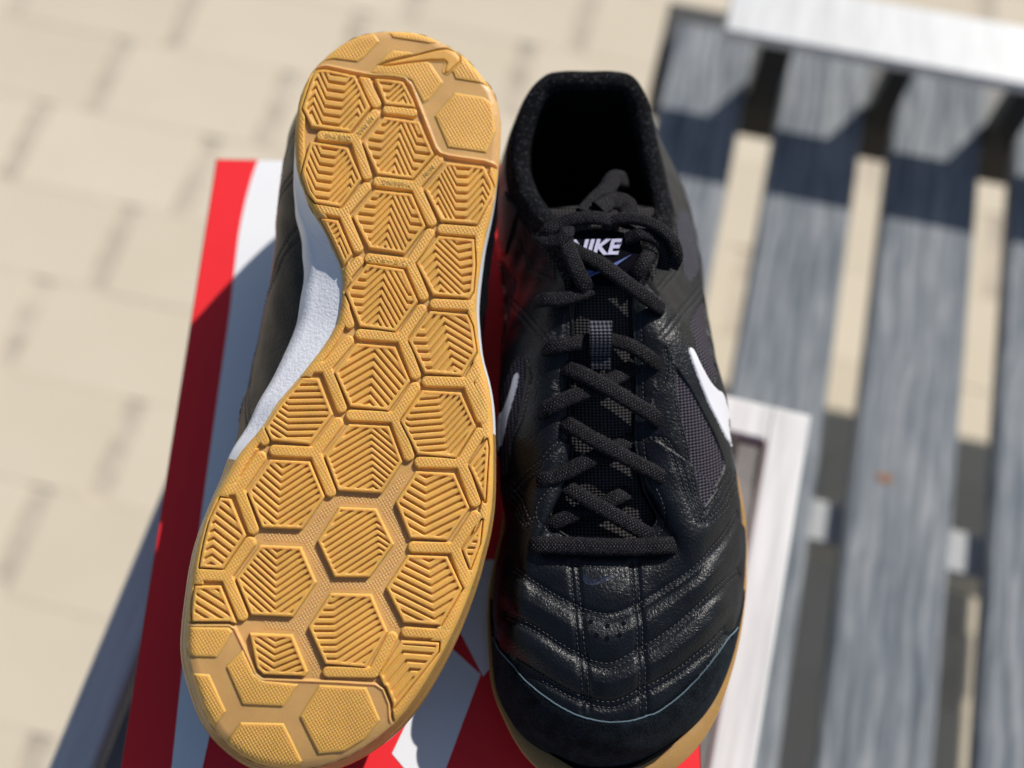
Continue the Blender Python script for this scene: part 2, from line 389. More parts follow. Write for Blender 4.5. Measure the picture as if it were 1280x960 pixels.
# ---- tread heightfield on the sole
def seg_dist(X, Y, ax, ay, bx, by):
    dx, dy = bx - ax, by - ay; t = np.clip(((X - ax) * dx + (Y - ay) * dy) / (dx * dx + dy * dy + 1e-12), 0, 1)
    return np.hypot(X - ax - t * dx, Y - ay - t * dy)
def sdf_poly(X, Y, P):
    d = np.full(X.shape, 1e9); ins = np.zeros(X.shape, bool); n = len(P)
    for i in range(n):
        ax, ay = P[i]; bx, by = P[(i + 1) % n]
        d = np.minimum(d, seg_dist(X, Y, ax, ay, bx, by))
        c = (ay > Y) != (by > Y)
        if c.any():
            xi = (bx - ax) * (Y - ay) / ((by - ay) if by != ay else 1e-9) + ax
            ins ^= c & (X < xi)
    return np.where(ins, -d, d)
def sst(x, a, b):
    t = np.clip((x - a) / (b - a), 0, 1); return t * t * (3 - 2 * t)

NR, NC = 1240, 420
# rows in v with finer steps at the ends
tt = np.linspace(0, 1, NR); k_ = .5 - .5 * np.cos(np.pi * tt); tv = .82 * tt + .18 * k_
tv = np.concatenate([tv])
rows = VMIN + (VMAX - VMIN) * (tv * .9994 + .0003)
ih = 0; it_ = int(np.argmin(out_s[:, 1]))
lat = out_s[:it_ + 1][::-1]; med = np.vstack([out_s[it_:], out_s[:1]])
uL = np.interp(rows, lat[:, 1], lat[:, 0]); uM = np.interp(rows, med[:, 1], med[:, 0])
fc = np.linspace(0, 1, NC); fc = .9 * fc + .1 * (.5 - .5 * np.cos(np.pi * fc))
GU = uM[:, None] + (uL - uM)[:, None] * fc[None]; GV = np.repeat(rows[:, None], NC, 1)
base3 = np.stack([GU, GV, gspring(GV)], -1); PX, PY = proj_arr(inv_world(base3))
# distance to outline in metres (coarse segments)
DO = np.full(GU.shape, 1e9)
os_ = out_s[::6]
for i in range(len(os_)):
    a_ = os_[i]; b_ = os_[(i + 1) % len(os_)]
    m = (np.abs(GU - a_[0]) < .016) & (np.abs(GV - a_[1]) < .016)
    DO[m] = np.minimum(DO[m], seg_dist(GU[m], GV[m], a_[0], a_[1], b_[0], b_[1]))
DO = np.minimum(DO, .016)
DOP = DO / .000305
H = np.zeros(GU.shape); REG = np.zeros(GU.shape, np.int32)
HEX = [ # corners TL TR R BR BL L, shear, pitch, rib pieces (slope, break, slope ...)
 ([(394,84.5),(443,91.6),(462.8,133.7),(437.7,164.8),(389.5,157.7),(378,134)], (420,124), .16, 10.3, [-1.25,-28,1.63,-13,.147,9,-1.25,29,1.63]),
 ([(480.3,145.4),(523.9,151.7),(542.5,192.7),(516.2,223.4),(471.6,217.3),(453,176.9)], (497,184), .16, 10.3, [.14,-20,-1.25,-.5,1.63,22.5,.14]),
 ([(387.9,176.3),(434.4,184),(451.9,223.3),(425.6,258.3),(393.9,252.8),(374,225)], (412,217), .16, 10.3, [-1.25,-31,1.63,-15,.147,4,-1.25,27,1.63]),
 ([(467.7,237),(514.6,241.9),(532,282.3),(505.9,316.8),(461.7,309.7),(440.4,269.2)], (486,277), .15, 10.2, [.12,-19,-1.2,0,1.6,27,.12]),
 ([(558.4,202.6),(604.8,207.5),(620,236),(596,280),(551.2,275.8),(530.5,235.9)], (575,241), .04, 10.2, [-1.2,-27,1.75,-5,.05,10,-1.2,28,1.7]),
 ([(372,268),(422.3,275.2),(440.4,317.3),(418,346),(400,330),(370,300)], (405,312), .12, 9.5, [-1.0,18,1.8]),
 ([(458.4,329.3),(504.2,336.4),(522.3,376.3),(494.4,414),(449.7,407.5),(431.6,363.2)], (477,371), .13, 10.3, [.1,-22,-1.05,-1,1.45,33,.1]),
 ([(548,294.4),(592.8,298.7),(594.5,331),(591.7,363.7),(586.2,372.5),(541.4,368),(520.6,328.7)], (556,333), -.15, 9.9, [-.92,-9,1.13,19,-.2]),
 ([(538,388.4),(584,392.7),(591,407),(596,439),(577.5,469.4),(531,466),(510.6,425)], (556,429), -.2, 10.2, [.03,-21,-.99,5,.68]),
 ([(445.6,428.8),(493.8,433),(512.5,476),(485.6,513),(437.5,507.5),(418,465)], (465,470), .1, 10.5, [-.62,0,1.05]),
 ([(352,470),(398,473),(416,517.5),(387.7,555),(339,550),(324,520)], (370,513), .05, 8.0, [.65,-10,-.02]),
 ([(336.9,574.5),(386.9,576.9),(405.6,620.6),(377.5,661),(327.5,659),(308.8,615)], (357,617), .1, 9.2, [.8,-7,-.70]),
 ([(436,530),(486,532.5),(502.7,576.9),(476.9,616),(422.5,612.5),(406,569)], (454,572), -.03, 8.3, [-.58,11,.85]),
 ([(528,487.5),(576,490.6),(595,532.5),(570,572),(522,567.5),(500.6,526)], (548,530), -.15, 8.1, [.6,-36,-.08,6,-.95]),
 ([(520,589),(568,591.7),(587,634.7),(559.7,675),(512.8,672),(494.8,628)], (541,633), .02, 10.2, [.57,-9,-.5]),
 ([(424,634),(470,636),(492,680),(462,721),(418,721),(397,676)], (444,678), -.1, 8.0, [-.6,29,.7]),
 ([(324.7,681.7),(376,684),(395,727.8),(366,770.8),(313.8,768.4),(295,723)], (345,726), .03, 9.0, [.88,0,-.7]),
 ([(510,694),(559,695.8),(578,735.6),(551,781.7),(504.5,777.8),(483,734.8)], (530,738), -.1, 10.4, [.52,10,-.57]),
 ([(413,742),(464,743.4),(484,789.5),(457,834),(406.7,830),(385.6,784)], (435,788), -.08, 8.7, [0,-16,-.62]),
 ([(275,622),(287.7,623.8),(307,669),(278.6,711),(249,709),(254,680),(262,648)], (275,668), .1, 10.4, [-.6,-8,.72]),
 ([(243.4,732.5),(275.5,732.5),(295,778.6),(240,777),(238,755)], (265,755), 0, 11, [.62]),
 ([(312,792),(365,794),(384,839.7),(381,845),(329,843),(321,835)], (345,818), .05, 8.5, [.65,-2,-.42]),
 ([(502,801),(549,803.6),(548,815),(492,885),(474,843.6)], (505,830), -.4, 11, [-.81,5,.08]),
 ([(586,581.6),(609,549),(611,560),(606.6,627),(603,618)], (603,590), -.05, 9, [-1.1,3,.8]),
 ([(578,686.4),(596,664),(603,650),(600,680),(588,711)], (590,685), 0, 8, [.05]),
 ([(467.7,96.6),(504.2,101.5),(521,134),(481.4,129.8)], (494,115), .16, 9, [.14,-7,-1.1,11,1.6]),
]
YL = [ # centre, arm ends, half width
 ((444,172),[(402,168.5),(468.5,141.5),(458.5,218)],6.2), ((429.5,265.5),[(457.5,233),(447.5,309),(380,255)],6.4),
 ((519.5,231.5),[(472.5,226),(548,199),(539.5,276)],6.4), ((513,328.5),[(462,322),(537,291),(529.5,369)],6.4),
 ((502.5,421),[(450.5,417),(526.5,386),(519.5,467.5)],6.6), ((407.5,458.5),[(380,458),(435.5,425.5),(426.5,509)],6.8),
 ((585,477.5),[(534,476),(604,446),(602,522)],6.6), ((494,521),[(439,518.5),(518.5,484),(511,569)],7), ((394,565),[(343,562.5),(422,528),(413,614)],7),
 ((577,578),[(525,577.5),(600,541),(594,627)],7), ((298,611),[(268,612),(325.5,571),(316,661)],7), ((282.5,719.5),[(238,718),(312,678),(302.5,769)],7.2),
 ((568.5,685),[(517,683.5),(594,645),(584,728)],7), ((467,841),[(410,840),(490,797)],6.8), ((600,289),[(553,285.5),(612,262),(601,310)],6.4), ((590,381),[(543.5,379)],6.4),
 ((426,352),[(448,326)],6.5), ((427,374),[(436.5,404)],6.2), ((462,112),[(455,94),(470,128)],6.3), ((499,137),[(484,136),(516,139.5)],5.6), ((566,794),[(508,790)],6.4), ((325,533),[(330,550)],6.5),
]
HEELCAP = [(300,-20),(392,84.5),(408,84),(445,92),(465,95.5),(490,96.6),(504,99),(512,107.5),(521,131),(542.5,185.6),(549,193),(561,196.6),(605,203),(626,210),(700,200),(700,-40)]
TOECAP = [(200,778),(237,779),(287,779),(295,784),(307.5,810),(321.6,841),(329,846.7),(420,850),(470,853),(481,860),(489,880),(490,897),(520,1000),(200,1000)]
PADS_H = [
 [(402.7,73.6),(420,50),(455,32),(467,39.7),(473.8,50.6),(454,71.4),(446.4,76.3),(417,72.5)],
 [(481.4,30),(491,45.7),(536,52.8),(551,51),(545,30)],
 [(463,90),(481,70),(491,62),(512,64),(538,78),(554,102),(536,124),(529,128),(515,100),(505,95)],
 [(565.5,87.8),(569.8,97.7),(603.7,103),(615,108),(600,70),(580,60),(574,78)],
 [(543.6,144),(568.8,115),(604.8,120.6),(616,129),(620,163),(608,190),(560,183.4)]]
PADS_T = [
 [(236,784),(286,785),(290,790),(270,822),(243,821),(228,815)],
 [(230,842),(261,843.6),(281.7,889.7),(264,914),(240,880)],
 [(303,813),(282.5,834),(303,881),(353.6,883.4),(372,856),(329,851.5),(317,843),(306,820)],
 [(300.5,903.8),(354,905),(377,952),(365,970),(300,960),(284,927)],
 [(399,857),(374.7,896),(398,943),(431,939.7),(455,925),(475,900.6),(457.8,860)]]
SWOOSH = [(473.8,80),(490,74.7),(522.8,67),(546.9,61),(560,59.4),(569.8,62.7),(575.3,69.2),(574.2,75.8),(566.6,83.4),(560,89.5),(556,88.5),(556.7,83.4),(558.9,76.9),(555.6,73.6),(539,73.6),(511.9,76.3),(490,79.6)]
def dots(X, Y, p=5.0, a=.25):
    xr = X * math.cos(a) + Y * math.sin(a); yr = -X * math.sin(a) + Y * math.cos(a)
    return np.clip(np.sin(xr * 2 * np.pi / p) * np.sin(yr * 2 * np.pi / p), 0, 1) ** .8 + np.clip(np.sin(xr * 2 * np.pi / p + np.pi) * np.sin(yr * 2 * np.pi / p + np.pi), 0, 1) ** .8 * 0
def win(poly, pad=8):
    a = np.array(poly); m = (PX > a[:, 0].min() - pad) & (PX < a[:, 0].max() + pad) & (PY > a[:, 1].min() - pad) & (PY < a[:, 1].max() + pad)
    return np.nonzero(m)
DOT = dots(PX, PY, 5.3)
# central forefoot floor dots
HD = np.full(GU.shape, 60.0)                      # distance to the nearest lug in px
for hx_ in HEX:
    ii = win(hx_[0], 30); HD[ii] = np.minimum(HD[ii], sdf_poly(PX[ii], PY[ii], hx_[0]))
YD = np.full(GU.shape, 60.0); yid = np.full(GU.shape, -1)
for n_, (c, arms, hw) in enumerate(YL):
    pts = [c] + arms; ii = win(pts, 26); d = np.full(ii[0].shape, 1e9)
    for a in arms: d = np.minimum(d, seg_dist(PX[ii], PY[ii], *c, *a) - hw)
    up = d < YD[ii]; yd = YD[ii]; yd[up] = d[up]; YD[ii] = yd; yy = yid[ii]; yy[up] = n_; yid[ii] = yy
fore = sst(PY, 585, 600)
H += fore * .00032 * DOT * sst(HD, 5, 7) * sst(YD, 5, 7) * (PX > 330)
# rim flange
FW = 13 + 9 * sst(PY, 600, 700) * (PX > 450) + 9 * np.exp(-((PY - 500) / 35) ** 2) * (PX > 500) + 3 * (PY > 560) * (PX < 400)
fl = sst(FW - DOP, 0, 1.4) * sst(HD, 1.4, 2.5)
H = np.maximum(H, fl * .0016); REG[(FW - DOP > -.5) & (HD > 1.6)] = 1
H += np.where((FW - DOP > 1.5) & (HD > 4), DOT * .00026 * sst(DOP, 3, 7), 0)
for poly, fh in ((HEELCAP, .0011), (TOECAP, .0009)):
    d = sdf_poly(PX, PY, poly)
    k = sst(-d, .2, 1.8)
    H = np.where(d < 2.0, k * fh, H); ridge = np.exp(-((d + 3.2) / 1.6) ** 2) * .0006
    H += np.where(d < 0, ridge, 0); REG[d < 1.6] = 0; HD = np.where(d < -1, 50, HD); YD = np.where(d < -1, 50, YD)
    capm = d < 0
    H[capm & (DOP < 4)] += 0
CAPD = np.minimum(sdf_poly(PX, PY, HEELCAP), sdf_poly(PX, PY, TOECAP))
for n_, p in enumerate(PADS_H + PADS_T):
    ii = win(p); d = sdf_poly(PX[ii], PY[ii], p); h = H[ii]; k = sst(-d, -.6, 1.4)
    h = h * (1 - k) + k * (.00165 + .00030 * DOT[ii] * sst(-d, 2, 4)); H[ii] = h
    r_ = REG[ii]; r_[d < .6] = 200 + n_; REG[ii] = r_
ii = win(SWOOSH); d = sdf_poly(PX[ii], PY[ii], SWOOSH)
h = H[ii]; h = np.where(d < 2.4, .0016, h); h = h - .0011 * np.exp(-((d - .4) / 1.15) ** 2) - .00025 * (d < 0); H[ii] = h
r_ = REG[ii]; r_[d < 1.4] = 300; REG[ii] = r_
# Y bars
ok = (CAPD > 2.0)
k = sst(-YD, -.7, .7) * ok * sst(HD, .9, 1.9)
H = np.where(ok, np.maximum(H, k * (.0017 + .00026 * DOT * sst(-YD, 1.5, 3))), H)
m = ok & (YD < .8) & (HD > 1.4); REG[m] = 400 + yid[m]
# hexagon lugs
def g_rib(x, br):
    sl = br[0::2]; bk = br[1::2]; y = sl[0] * x
    for i, b_ in enumerate(bk): y = y + (sl[i + 1] - sl[i]) * np.maximum(x - b_, 0)
    return y
for n_, (poly, (xc, yc), sh, pit, br) in enumerate(HEX):
    ii = win(poly); X, Y = PX[ii], PY[ii]; d = sdf_poly(X, Y, poly); d = np.maximum(d, -(DOP[ii] - 4.5))
    d = np.maximum(d, -(CAPD[ii] - 2.2))
    xs = X + sh * (Y - yc) - xc; xs0 = -999
    f_ = (Y - yc - (g_rib(xs, br) - g_rib(np.array([0.0]), br)[0])) / pit
    fr_ = np.abs(f_ - np.floor(f_) - .5)          # 0 in the rib middle
    rib = 1 - sst(fr_, .28, .385)
    inner = sst(-d, 3.4, 4.6)
    top = .00205
    val = .0007 + (.00188 - .0007) * rib
    h_in = top * (1 - inner) + np.maximum(val, 0) * inner
    kk = sst(-d, -.8, .5)
    h = H[ii]; H[ii] = h * (1 - kk) + h_in * kk
    r_ = REG[ii]; r_[d < .9] = 500 + n_; REG[ii] = r_
TOPW = .0022
edge = .0026 * (1 - np.sqrt(np.clip(1 - (1 - np.clip(DO, 0, .004) / .004) ** 2, 0, 1)))
fade = sst(DO, 0, .0022)
Wd = TOPW - H * fade - .0012 * (1 - fade) + edge + gspring(GV)
WE = TOPW - .0012 + .0026
SV = np.stack([GU, GV, Wd], -1)

idx = np.arange(NR * NC).reshape(NR, NC)
SQ = np.stack([idx[:-1, :-1], idx[:-1, 1:], idx[1:, 1:], idx[1:, :-1]], -1).reshape(-1, 4)
SQi = SQ[:, ::-1].copy()
FR = REG[:-1, :-1].ravel().copy()
alt = REG[1:, 1:].ravel(); FR = np.where((FR != alt) & (alt > FR), alt, FR)

# ---- placing the two shoes
def shoe_root(name, mat4, **kw):
    o = empty(name, (0, 0, 0), **kw); o.matrix_world = mat4; return o
Minv = Matrix(((ex[0], ey[0], -en[0], To[0]), (ex[1], ey[1], -en[1], To[1]), (ex[2], ey[2], -en[2], To[2]), (0, 0, 0, 1)))
Mup = Matrix.Translation((UPX, UPY, .0006)) @ Matrix.Rotation(UYAW, 4, 'Z')
shoeA = shoe_root("shoe", Mup, category="shoe", label="black leather shoe standing upright on the box with laces and white side stripe showing", group="pair of black indoor football shoes")
shoeB = shoe_root("shoe", Minv, category="shoe", label="shoe lying upside down on the box with its tan gum sole facing up", group="pair of black indoor football shoes")

vs = SV.reshape(-1, 3)
lab = np.where(FR.reshape(NR - 1, NC - 1) == 1, np.arange((NR - 1) * (NC - 1)).reshape(NR - 1, NC - 1) + 1, 0)
big_ = lab.copy()
for it in range(4000):
    p = big_.copy()
    for k in range(24):
        a = np.pad(big_, 1); big_ = np.where(lab > 0, np.maximum.reduce([big_, a[:-2, 1:-1], a[2:, 1:-1], a[1:-1, :-2], a[1:-1, 2:]]), 0)
    big_ = np.maximum(big_, 0)
    if (p == big_).all(): break
cl, inv_, cnt = np.unique(big_, return_inverse=True, return_counts=True); inv_ = inv_.reshape(-1)
for k, (c, n_) in enumerate(zip(cl, cnt)):
    if c == 0: continue
    m = inv_ == k
    FR[m] = 0 if n_ < 250 else 1000 + k
names = {0: "outsole", 300: "sole_emblem"}
for r_ in np.unique(FR):
    m = FR == r_
    if m.sum() < 30: continue
    nm = names.get(int(r_)) or ("outsole_rim" if r_ >= 1000 else "grip_pad" if r_ < 300 else "tread_bar" if r_ < 500 else "tread_lug")
    if nm == "grip_pad" and r_ >= 300: nm = "tread_lug"
    mt = M['gum_floor'] if r_ == 0 else M['gum']
    o = sub_mesh(nm, vs, SQi, m, mt, shoeB)

# ---- side wall (gum at the forefoot, white midsole behind)
NI = 720
vN = out_s[:, 1]
MED = np.arange(NI) > it_
# arch flare measured on the inner side: outline of the upper edge of the midsole, 20 mm up
O2px = [(372,222),(377,285),(381,330),(379,356),(371,407),(359,442),(336,492),(310,540),(285,588),(264,622)]
o2 = np.array([px_sole(*p, .020) for p in O2px])
off = .0007 + .0015 * (1 - sst(vN, .19, .24)) + .0024 * np.exp(-((vN - .02) / .05) ** 2)
OV = NRM * off[:, None]
m_tab = ([.095, .107, .124, .140, .158, .170, .187, .196, .211, .233, .245], [.0005, .0034, .0067, .0091, .0144, .0170, .0167, .0136, .0070, .0010, .0])
for i in range(NI):
    if MED[i] and .09 < vN[i] < .25: OV[i, 0] = min(OV[i, 0], 0) * .3 - float(np.interp(vN[i], *m_tab))
ker = np.hanning(41); ker /= ker.sum()
OV = np.stack([np.convolve(np.r_[OV[-20:, k], OV[:, k], OV[:20, k]], ker, 'valid') for k in range(2)], -1)
fw = 1 - sst(vN, .095, .125)              # 1 in the gum forefoot
hgt = .0185 * (1 - fw) + .0155 * fw
gs = gspring(vN)
def ringpt(f_, o, w_): return np.stack([out_s[:, 0] + OV[:, 0] * f_ + NRM[:, 0] * o, out_s[:, 1] + OV[:, 1] * f_ + NRM[:, 1] * o, w_ + np.zeros(NI)], -1)
# the suede meets the gum along this traced line; its distance to the sole edge gives the ledge
SB = np.array([up_px(*p, .020) for p in [(599,760),(605,807),(613,853),(637,893),(670,923),(713,942),(760,946),(807,937),(853,910),(887,873),(908,827),(921,775),(926,735)]])[:, :2]
o2p = out_s + OV; dd_ = np.full(NI, 1e9)
for k in range(len(SB) - 1): dd_ = np.minimum(dd_, seg_dist(o2p[:, 0], o2p[:, 1], *SB[k], *SB[k + 1]))
toe_in = np.clip(dd_ - .0030, .0012, .0085) * (1 - sst(vN, .055, .085))
toe_in = np.convolve(np.r_[toe_in[-20:], toe_in, toe_in[:20]], ker, 'valid')
rings = []
prof = [(0.00, 0.00), (.10, .16), (.22, .40), (.38, .66), (.40, .72), (.55, .86), (.75, .97), (.92, 1.0), (1.0, .93)]
for i_, (tz, to_) in enumerate(prof):
    notch = -.0004 if i_ in (3, 4) else 0
    rings.append(ringpt(to_, notch * fw, WE + gs + (hgt - WE) * tz))
rings.append(ringpt(1, -.0014 - toe_in * .5, hgt + gs + .0006)); rings.append(ringpt(1, -.0052 - toe_in, hgt + gs + .0006))
SW = np.array(rings); nr = len(rings)
idw = np.arange(nr * NI).reshape(nr, NI)
def ring_quads(idm, closed=True):
    a = idm[:-1]; b = idm[1:]
    if closed: a2, b2 = np.roll(a, -1, 1), np.roll(b, -1, 1)
    else: a, b, a2, b2 = a[:, :-1], b[:, :-1], idm[:-1, 1:], idm[1:, 1:]
    return np.stack([a, a2, b2, b], -1).reshape(-1, 4)
WQ = ring_quads(idw)[:, ::-1].copy(); wv = SW.reshape(-1, 3)
fm = np.tile(np.roll(fw, 0), nr - 1)
gm = (fm > .5) | np.tile((vN < .134) & ~MED, nr - 1)
midm = np.tile(((vN > .12) & (vN < .205) & MED), nr - 1)
for sh_ in (shoeA, shoeB):
    Q_ = WQ if True else WQ
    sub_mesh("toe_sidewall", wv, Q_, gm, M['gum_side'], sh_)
    sub_mesh("midsole", wv, Q_, ~gm & ~midm, M['white_smooth'], sh_)
    sub_mesh("arch_wall", wv, Q_, ~gm & midm, M['white_rubber'], sh_)
bp = ringpt(0, 0, WE + gs)[::8]
mesh_obj("outsole", bp, [tuple(range(len(bp)))], M['gum'], shoeA)

# ---- upper: loops from the sole edge to the rim of the opening
T_PX = [ # px, py, height, clockwise from the heel through the lateral side
 (735,93,.092),(765,93,.0915),(790,99,.090),(806,120,.086),(815,150,.080),(824,190,.0745),(833,230,.0725),(840,262,.074),(838,292,.079),(822,320,.085),(803,352,.088),
 (795,395,.084),(795,440,.079),(797,480,.075),(797,515,.0715),(796,545,.0685),(801,575,.0655),(808,603,.063),(819,625,.060),(826,642,.058),(822,658,.057),(808,672,.0565),(785,681,.057),(755,684,.0575),
 (725,681,.057),(703,672,.0565),(687,658,.0565),(682,642,.058),(688,622,.060),(703,605,.063),(709,575,.0655),(711,545,.0685),(709,515,.0715),(710,480,.075),(713,440,.079),(712,395,.084),
 (706,345,.089),(694,312,.087),(674,287,.081),(655,262,.0755),(641,232,.073),(637,200,.0745),(642,160,.080),(658,122,.086),(680,98,.090),(705,93,.0915)]
tl = np.array([up_px(*p) for p in T_PX])
ts = spl(tl, 16, True); ts = resample(ts, 1440)
for _ in range(4): ts = (np.roll(ts, 1, 0) + 2 * ts + np.roll(ts, -1, 0)) / 4
jb = int(np.argmin(ts[:, 1]))             # throat bottom
# start index = highest v
ts = np.roll(ts, -int(np.argmax(ts[:, 1])), 0); jb = int(np.argmin(ts[:, 1]))
b0 = ringpt(1, -.0030 - toe_in, hgt + gs - .0012)
bs_d = np.r_[0, np.cumsum(np.linalg.norm(np.diff(np.vstack([b0, b0[:1]])[:, :2], axis=0), axis=1))]
NU, MU = 1300, 210
v_split = .150
def side(Tseg, iB0, iB1, n):
    """Tseg runs heel->throat bottom; B indices run iB0 (heel) -> iB1 (toe)"""
    d = np.r_[0, np.cumsum(np.linalg.norm(np.diff(Tseg, axis=0), axis=1))]
    t = np.linspace(0, d[-1], 4000); TT = np.stack([np.interp(t, d, Tseg[:, k]) for k in range(3)], -1)
    nB = 2000; fi = np.linspace(iB0, iB1, nB); BB = np.stack([np.interp(fi, np.arange(NI + 1), np.r_[b0[:, k], b0[:1, k]]) for k in range(3)], -1)
    dB = np.r_[0, np.cumsum(np.linalg.norm(np.diff(BB, axis=0), axis=1))]
    # matched fractions
    ktx, kbx = [0], [0]
    for vT, vB in ((.255, .262), (.215, .205), (.170, .150), (.140, .108), (.115, .074)):
        a = np.argmax(TT[:, 1] < vT); b = np.argmax(BB[:, 1] < vB)
        if a and b: ktx.append(a / 3999); kbx.append(b / (nB - 1))
    ktx.append(1); kbx.append(1)
    s = np.linspace(0, 1, 400)
    # parameter p advances with the mean of both arc lengths
    tt_ = s; tb_ = np.interp(tt_, ktx, kbx)
    ker2 = np.hanning(61); ker2 /= ker2.sum(); tb2 = np.convolve(np.r_[np.full(30, 0) - (tb_[1:31])[::-1], tb_, 2 - tb_[-31:-1][::-1]], ker2, 'valid')
    tb_ = np.clip(tb2, 0, 1); tb_ = (tb_ - tb_[0]) / (tb_[-1] - tb_[0])
    arc = .5 * tt_ * d[-1] + .5 * tb_ * dB[-1]
    a = np.linspace(0, arc[-1], n, endpoint=False); st = np.interp(a, arc, tt_); sb = np.interp(a, arc, tb_)
    To_ = np.stack([np.interp(st * d[-1], d, Tseg[:, k]) for k in range(3)], -1)
    Bo_ = np.stack([np.interp(sb * dB[-1], dB, BB[:, k]) for k in range(3)], -1)
    return To_, Bo_
n1 = NU // 2
T1, B1 = side(ts[:jb + 1], 0, it_, n1)
T2, B2 = side(np.vstack([ts[jb:], ts[:1]])[::-1], NI, it_, n1)
# second side reversed so that the loop goes on from the toe back to the heel
T2 = np.vstack([T2[1:], ts[jb:jb + 1]])[::-1]; B2 = np.vstack([B2[1:], b0[it_:it_ + 1]])[::-1]
TT = np.vstack([T1, T2]); BB = np.vstack([B1, B2]); NU = len(TT)
nB_ = np.roll(BB, -1, 0) - np.roll(BB, 1, 0); nB_ = np.stack([-nB_[:, 1], nB_[:, 0]], 1); nB_ /= np.linalg.norm(nB_, axis=1)[:, None] + 1e-9
if ((BB[:, :2] + nB_ * .001 - BB[:, :2].mean(0)) ** 2).sum() < ((BB[:, :2] - BB[:, :2].mean(0)) ** 2).sum(): nB_ = -nB_
nT_ = np.roll(TT, -3, 0) - np.roll(TT, 3, 0); nT_ = np.stack([-nT_[:, 1], nT_[:, 0]], 1); nT_ /= np.linalg.norm(nT_, axis=1)[:, None] + 1e-9
if ((TT[:, :2] + nT_ * .001 - TT[:, :2].mean(0)) ** 2).sum() < ((TT[:, :2] - TT[:, :2].mean(0)) ** 2).sum(): nT_ = -nT_   # outward
def smooth_loop(a, n=25):
    k = np.hanning(2 * n + 1); k /= k.sum(); b = np.concatenate([a[-n:], a, a[:n]])
    return np.stack([np.convolve(b[:, j], k, 'valid') for j in range(a.shape[1])], -1)
nTs = smooth_loop(nT_, 20); nTs /= np.linalg.norm(nTs, axis=1)[:, None]
hd = BB[:, :2] - TT[:, :2]; dist = np.linalg.norm(hd, axis=1); dirT = hd / (dist[:, None] + 1e-6)
Hh = TT[:, 2] - BB[:, 2]
wc = sst(TT[:, 1], .165, .215)           # 1 around the collar
P1 = BB.copy(); P1[:, :2] += nB_ * (-.0014 + .0024 * wc + .0039 * (1 - wc) * sst(BB[:, 1], .09, .125))[:, None]; P1[:, 2] += Hh * ((.62 + .26 * (1 - sst(BB[:, 1], .02, .10))) * (1 - wc) + .40 * wc)
k2 = (.52 * (1 - wc))[:, None]
P2 = TT.copy(); P2[:, :2] += dirT * dist[:, None] * k2 + nTs * (.004 * wc + .0035 * wc * (np.arange(NU) > NU // 2) * (1 - sst(TT[:, 1], .275, .30)))[:, None]; P2[:, 2] += -(.30 * wc) * Hh + (1 - wc) * .004
tj = np.linspace(0, 1, MU); tj = .75 * tj + .25 * (3 * tj ** 2 - 2 * tj ** 3)
tj = tj[:, None, None]
SH = (1 - tj) ** 3 * BB + 3 * (1 - tj) ** 2 * tj * P1 + 3 * (1 - tj) * tj ** 2 * P2 + tj ** 3 * TT
def grid_normals(G):
    du = np.roll(G, -1, 1) - np.roll(G, 1, 1); dv = np.gradient(G, axis=0); n = np.cross(du, dv)
    n /= np.linalg.norm(n, axis=-1)[..., None] + 1e-12
    c = G.mean((0, 1)); s = np.sign(((G - c) * n).sum(-1).mean()); return n * (s if s else 1)
# bulge of the side walls read off the silhouettes of both shoes
latu = np.interp(BB[:, 1], lat[:, 1], lat[:, 0]); isL = np.arange(NU) < NU // 2
tgtL = latu + np.interp(BB[:, 1], [.09, .112, .134, .157, .185, .209, .240, .262, .28], [-.0050, -.0045, -.0020, .0022, .0078, .0065, .0035, .0022, .0])
tgtM = np.interp(BB[:, 1], [.105, .119, .14, .165, .187, .213, .236, .25, .27, .285], [-.0475, -.0435, -.0418, -.0408, -.0398, -.0398, -.0412, -.0412, -.0395, -.0350])
jj_ = np.array([int(np.argmin(np.abs(SH[:, i, 2] - (.036 if isL[i] else .042)))) for i in range(NU)])
cur = SH[jj_, np.arange(NU), 0]; wt = 3 * (1 - tj[jj_, 0, 0]) ** 2 * tj[jj_, 0, 0]
dl = np.where(isL, tgtL, tgtM) - cur
dl = dl / np.maximum(wt, .35) * sst(BB[:, 1], .10, .125) * (1 - sst(BB[:, 1], .272, .290)) * .93
kk_ = np.hanning(81); kk_ /= kk_.sum(); dl = np.convolve(np.r_[dl[-40:], dl, dl[:40]], kk_, 'valid')
P1[:, 0] += dl
SH = (1 - tj) ** 3 * BB + 3 * (1 - tj) ** 2 * tj * P1 + 3 * (1 - tj) * tj ** 2 * P2 + tj ** 3 * TT
NN = grid_normals(SH)
# coarse BVH for picking points from traced pixels
ci = np.arange(0, NU, 5); cj = np.unique(np.r_[np.arange(0, MU, 5), MU - 1])
CG = SH[cj][:, ci]; CW = up_world(CG); nci, ncj = len(ci), len(cj)
cid = np.arange(nci * ncj).reshape(ncj, nci); CQ = ring_quads(cid)
bvh = BVHTree.FromPolygons([Vector(p) for p in CW.reshape(-1, 3)], [tuple(map(int, q)) for q in CQ])
def pick(px, py):
    r = ray(px, py); r = r / np.linalg.norm(r)
    loc, nn, fi, dd = bvh.ray_cast(Vector(CAM), Vector(r))
    if loc is None: return None
    j, i = divmod(fi, nci); q = CG[[j, j, j + 1, j + 1], [i, (i + 1) % nci, i, (i + 1) % nci]]
    L = up_local(np.array(loc)[None])[0]
    du = q[1] - q[0]; dv = q[2] - q[0]; A = np.stack([du, dv], 1); ab, *_ = np.linalg.lstsq(A, L - q[0], rcond=None)
    a, b_ = np.clip(ab, 0, 1); jj = cj[j] + b_ * (cj[j + 1] - cj[j]); i2 = ci[i + 1] if i + 1 < nci else NU
    return (ci[i] + a * (i2 - ci[i]), jj)
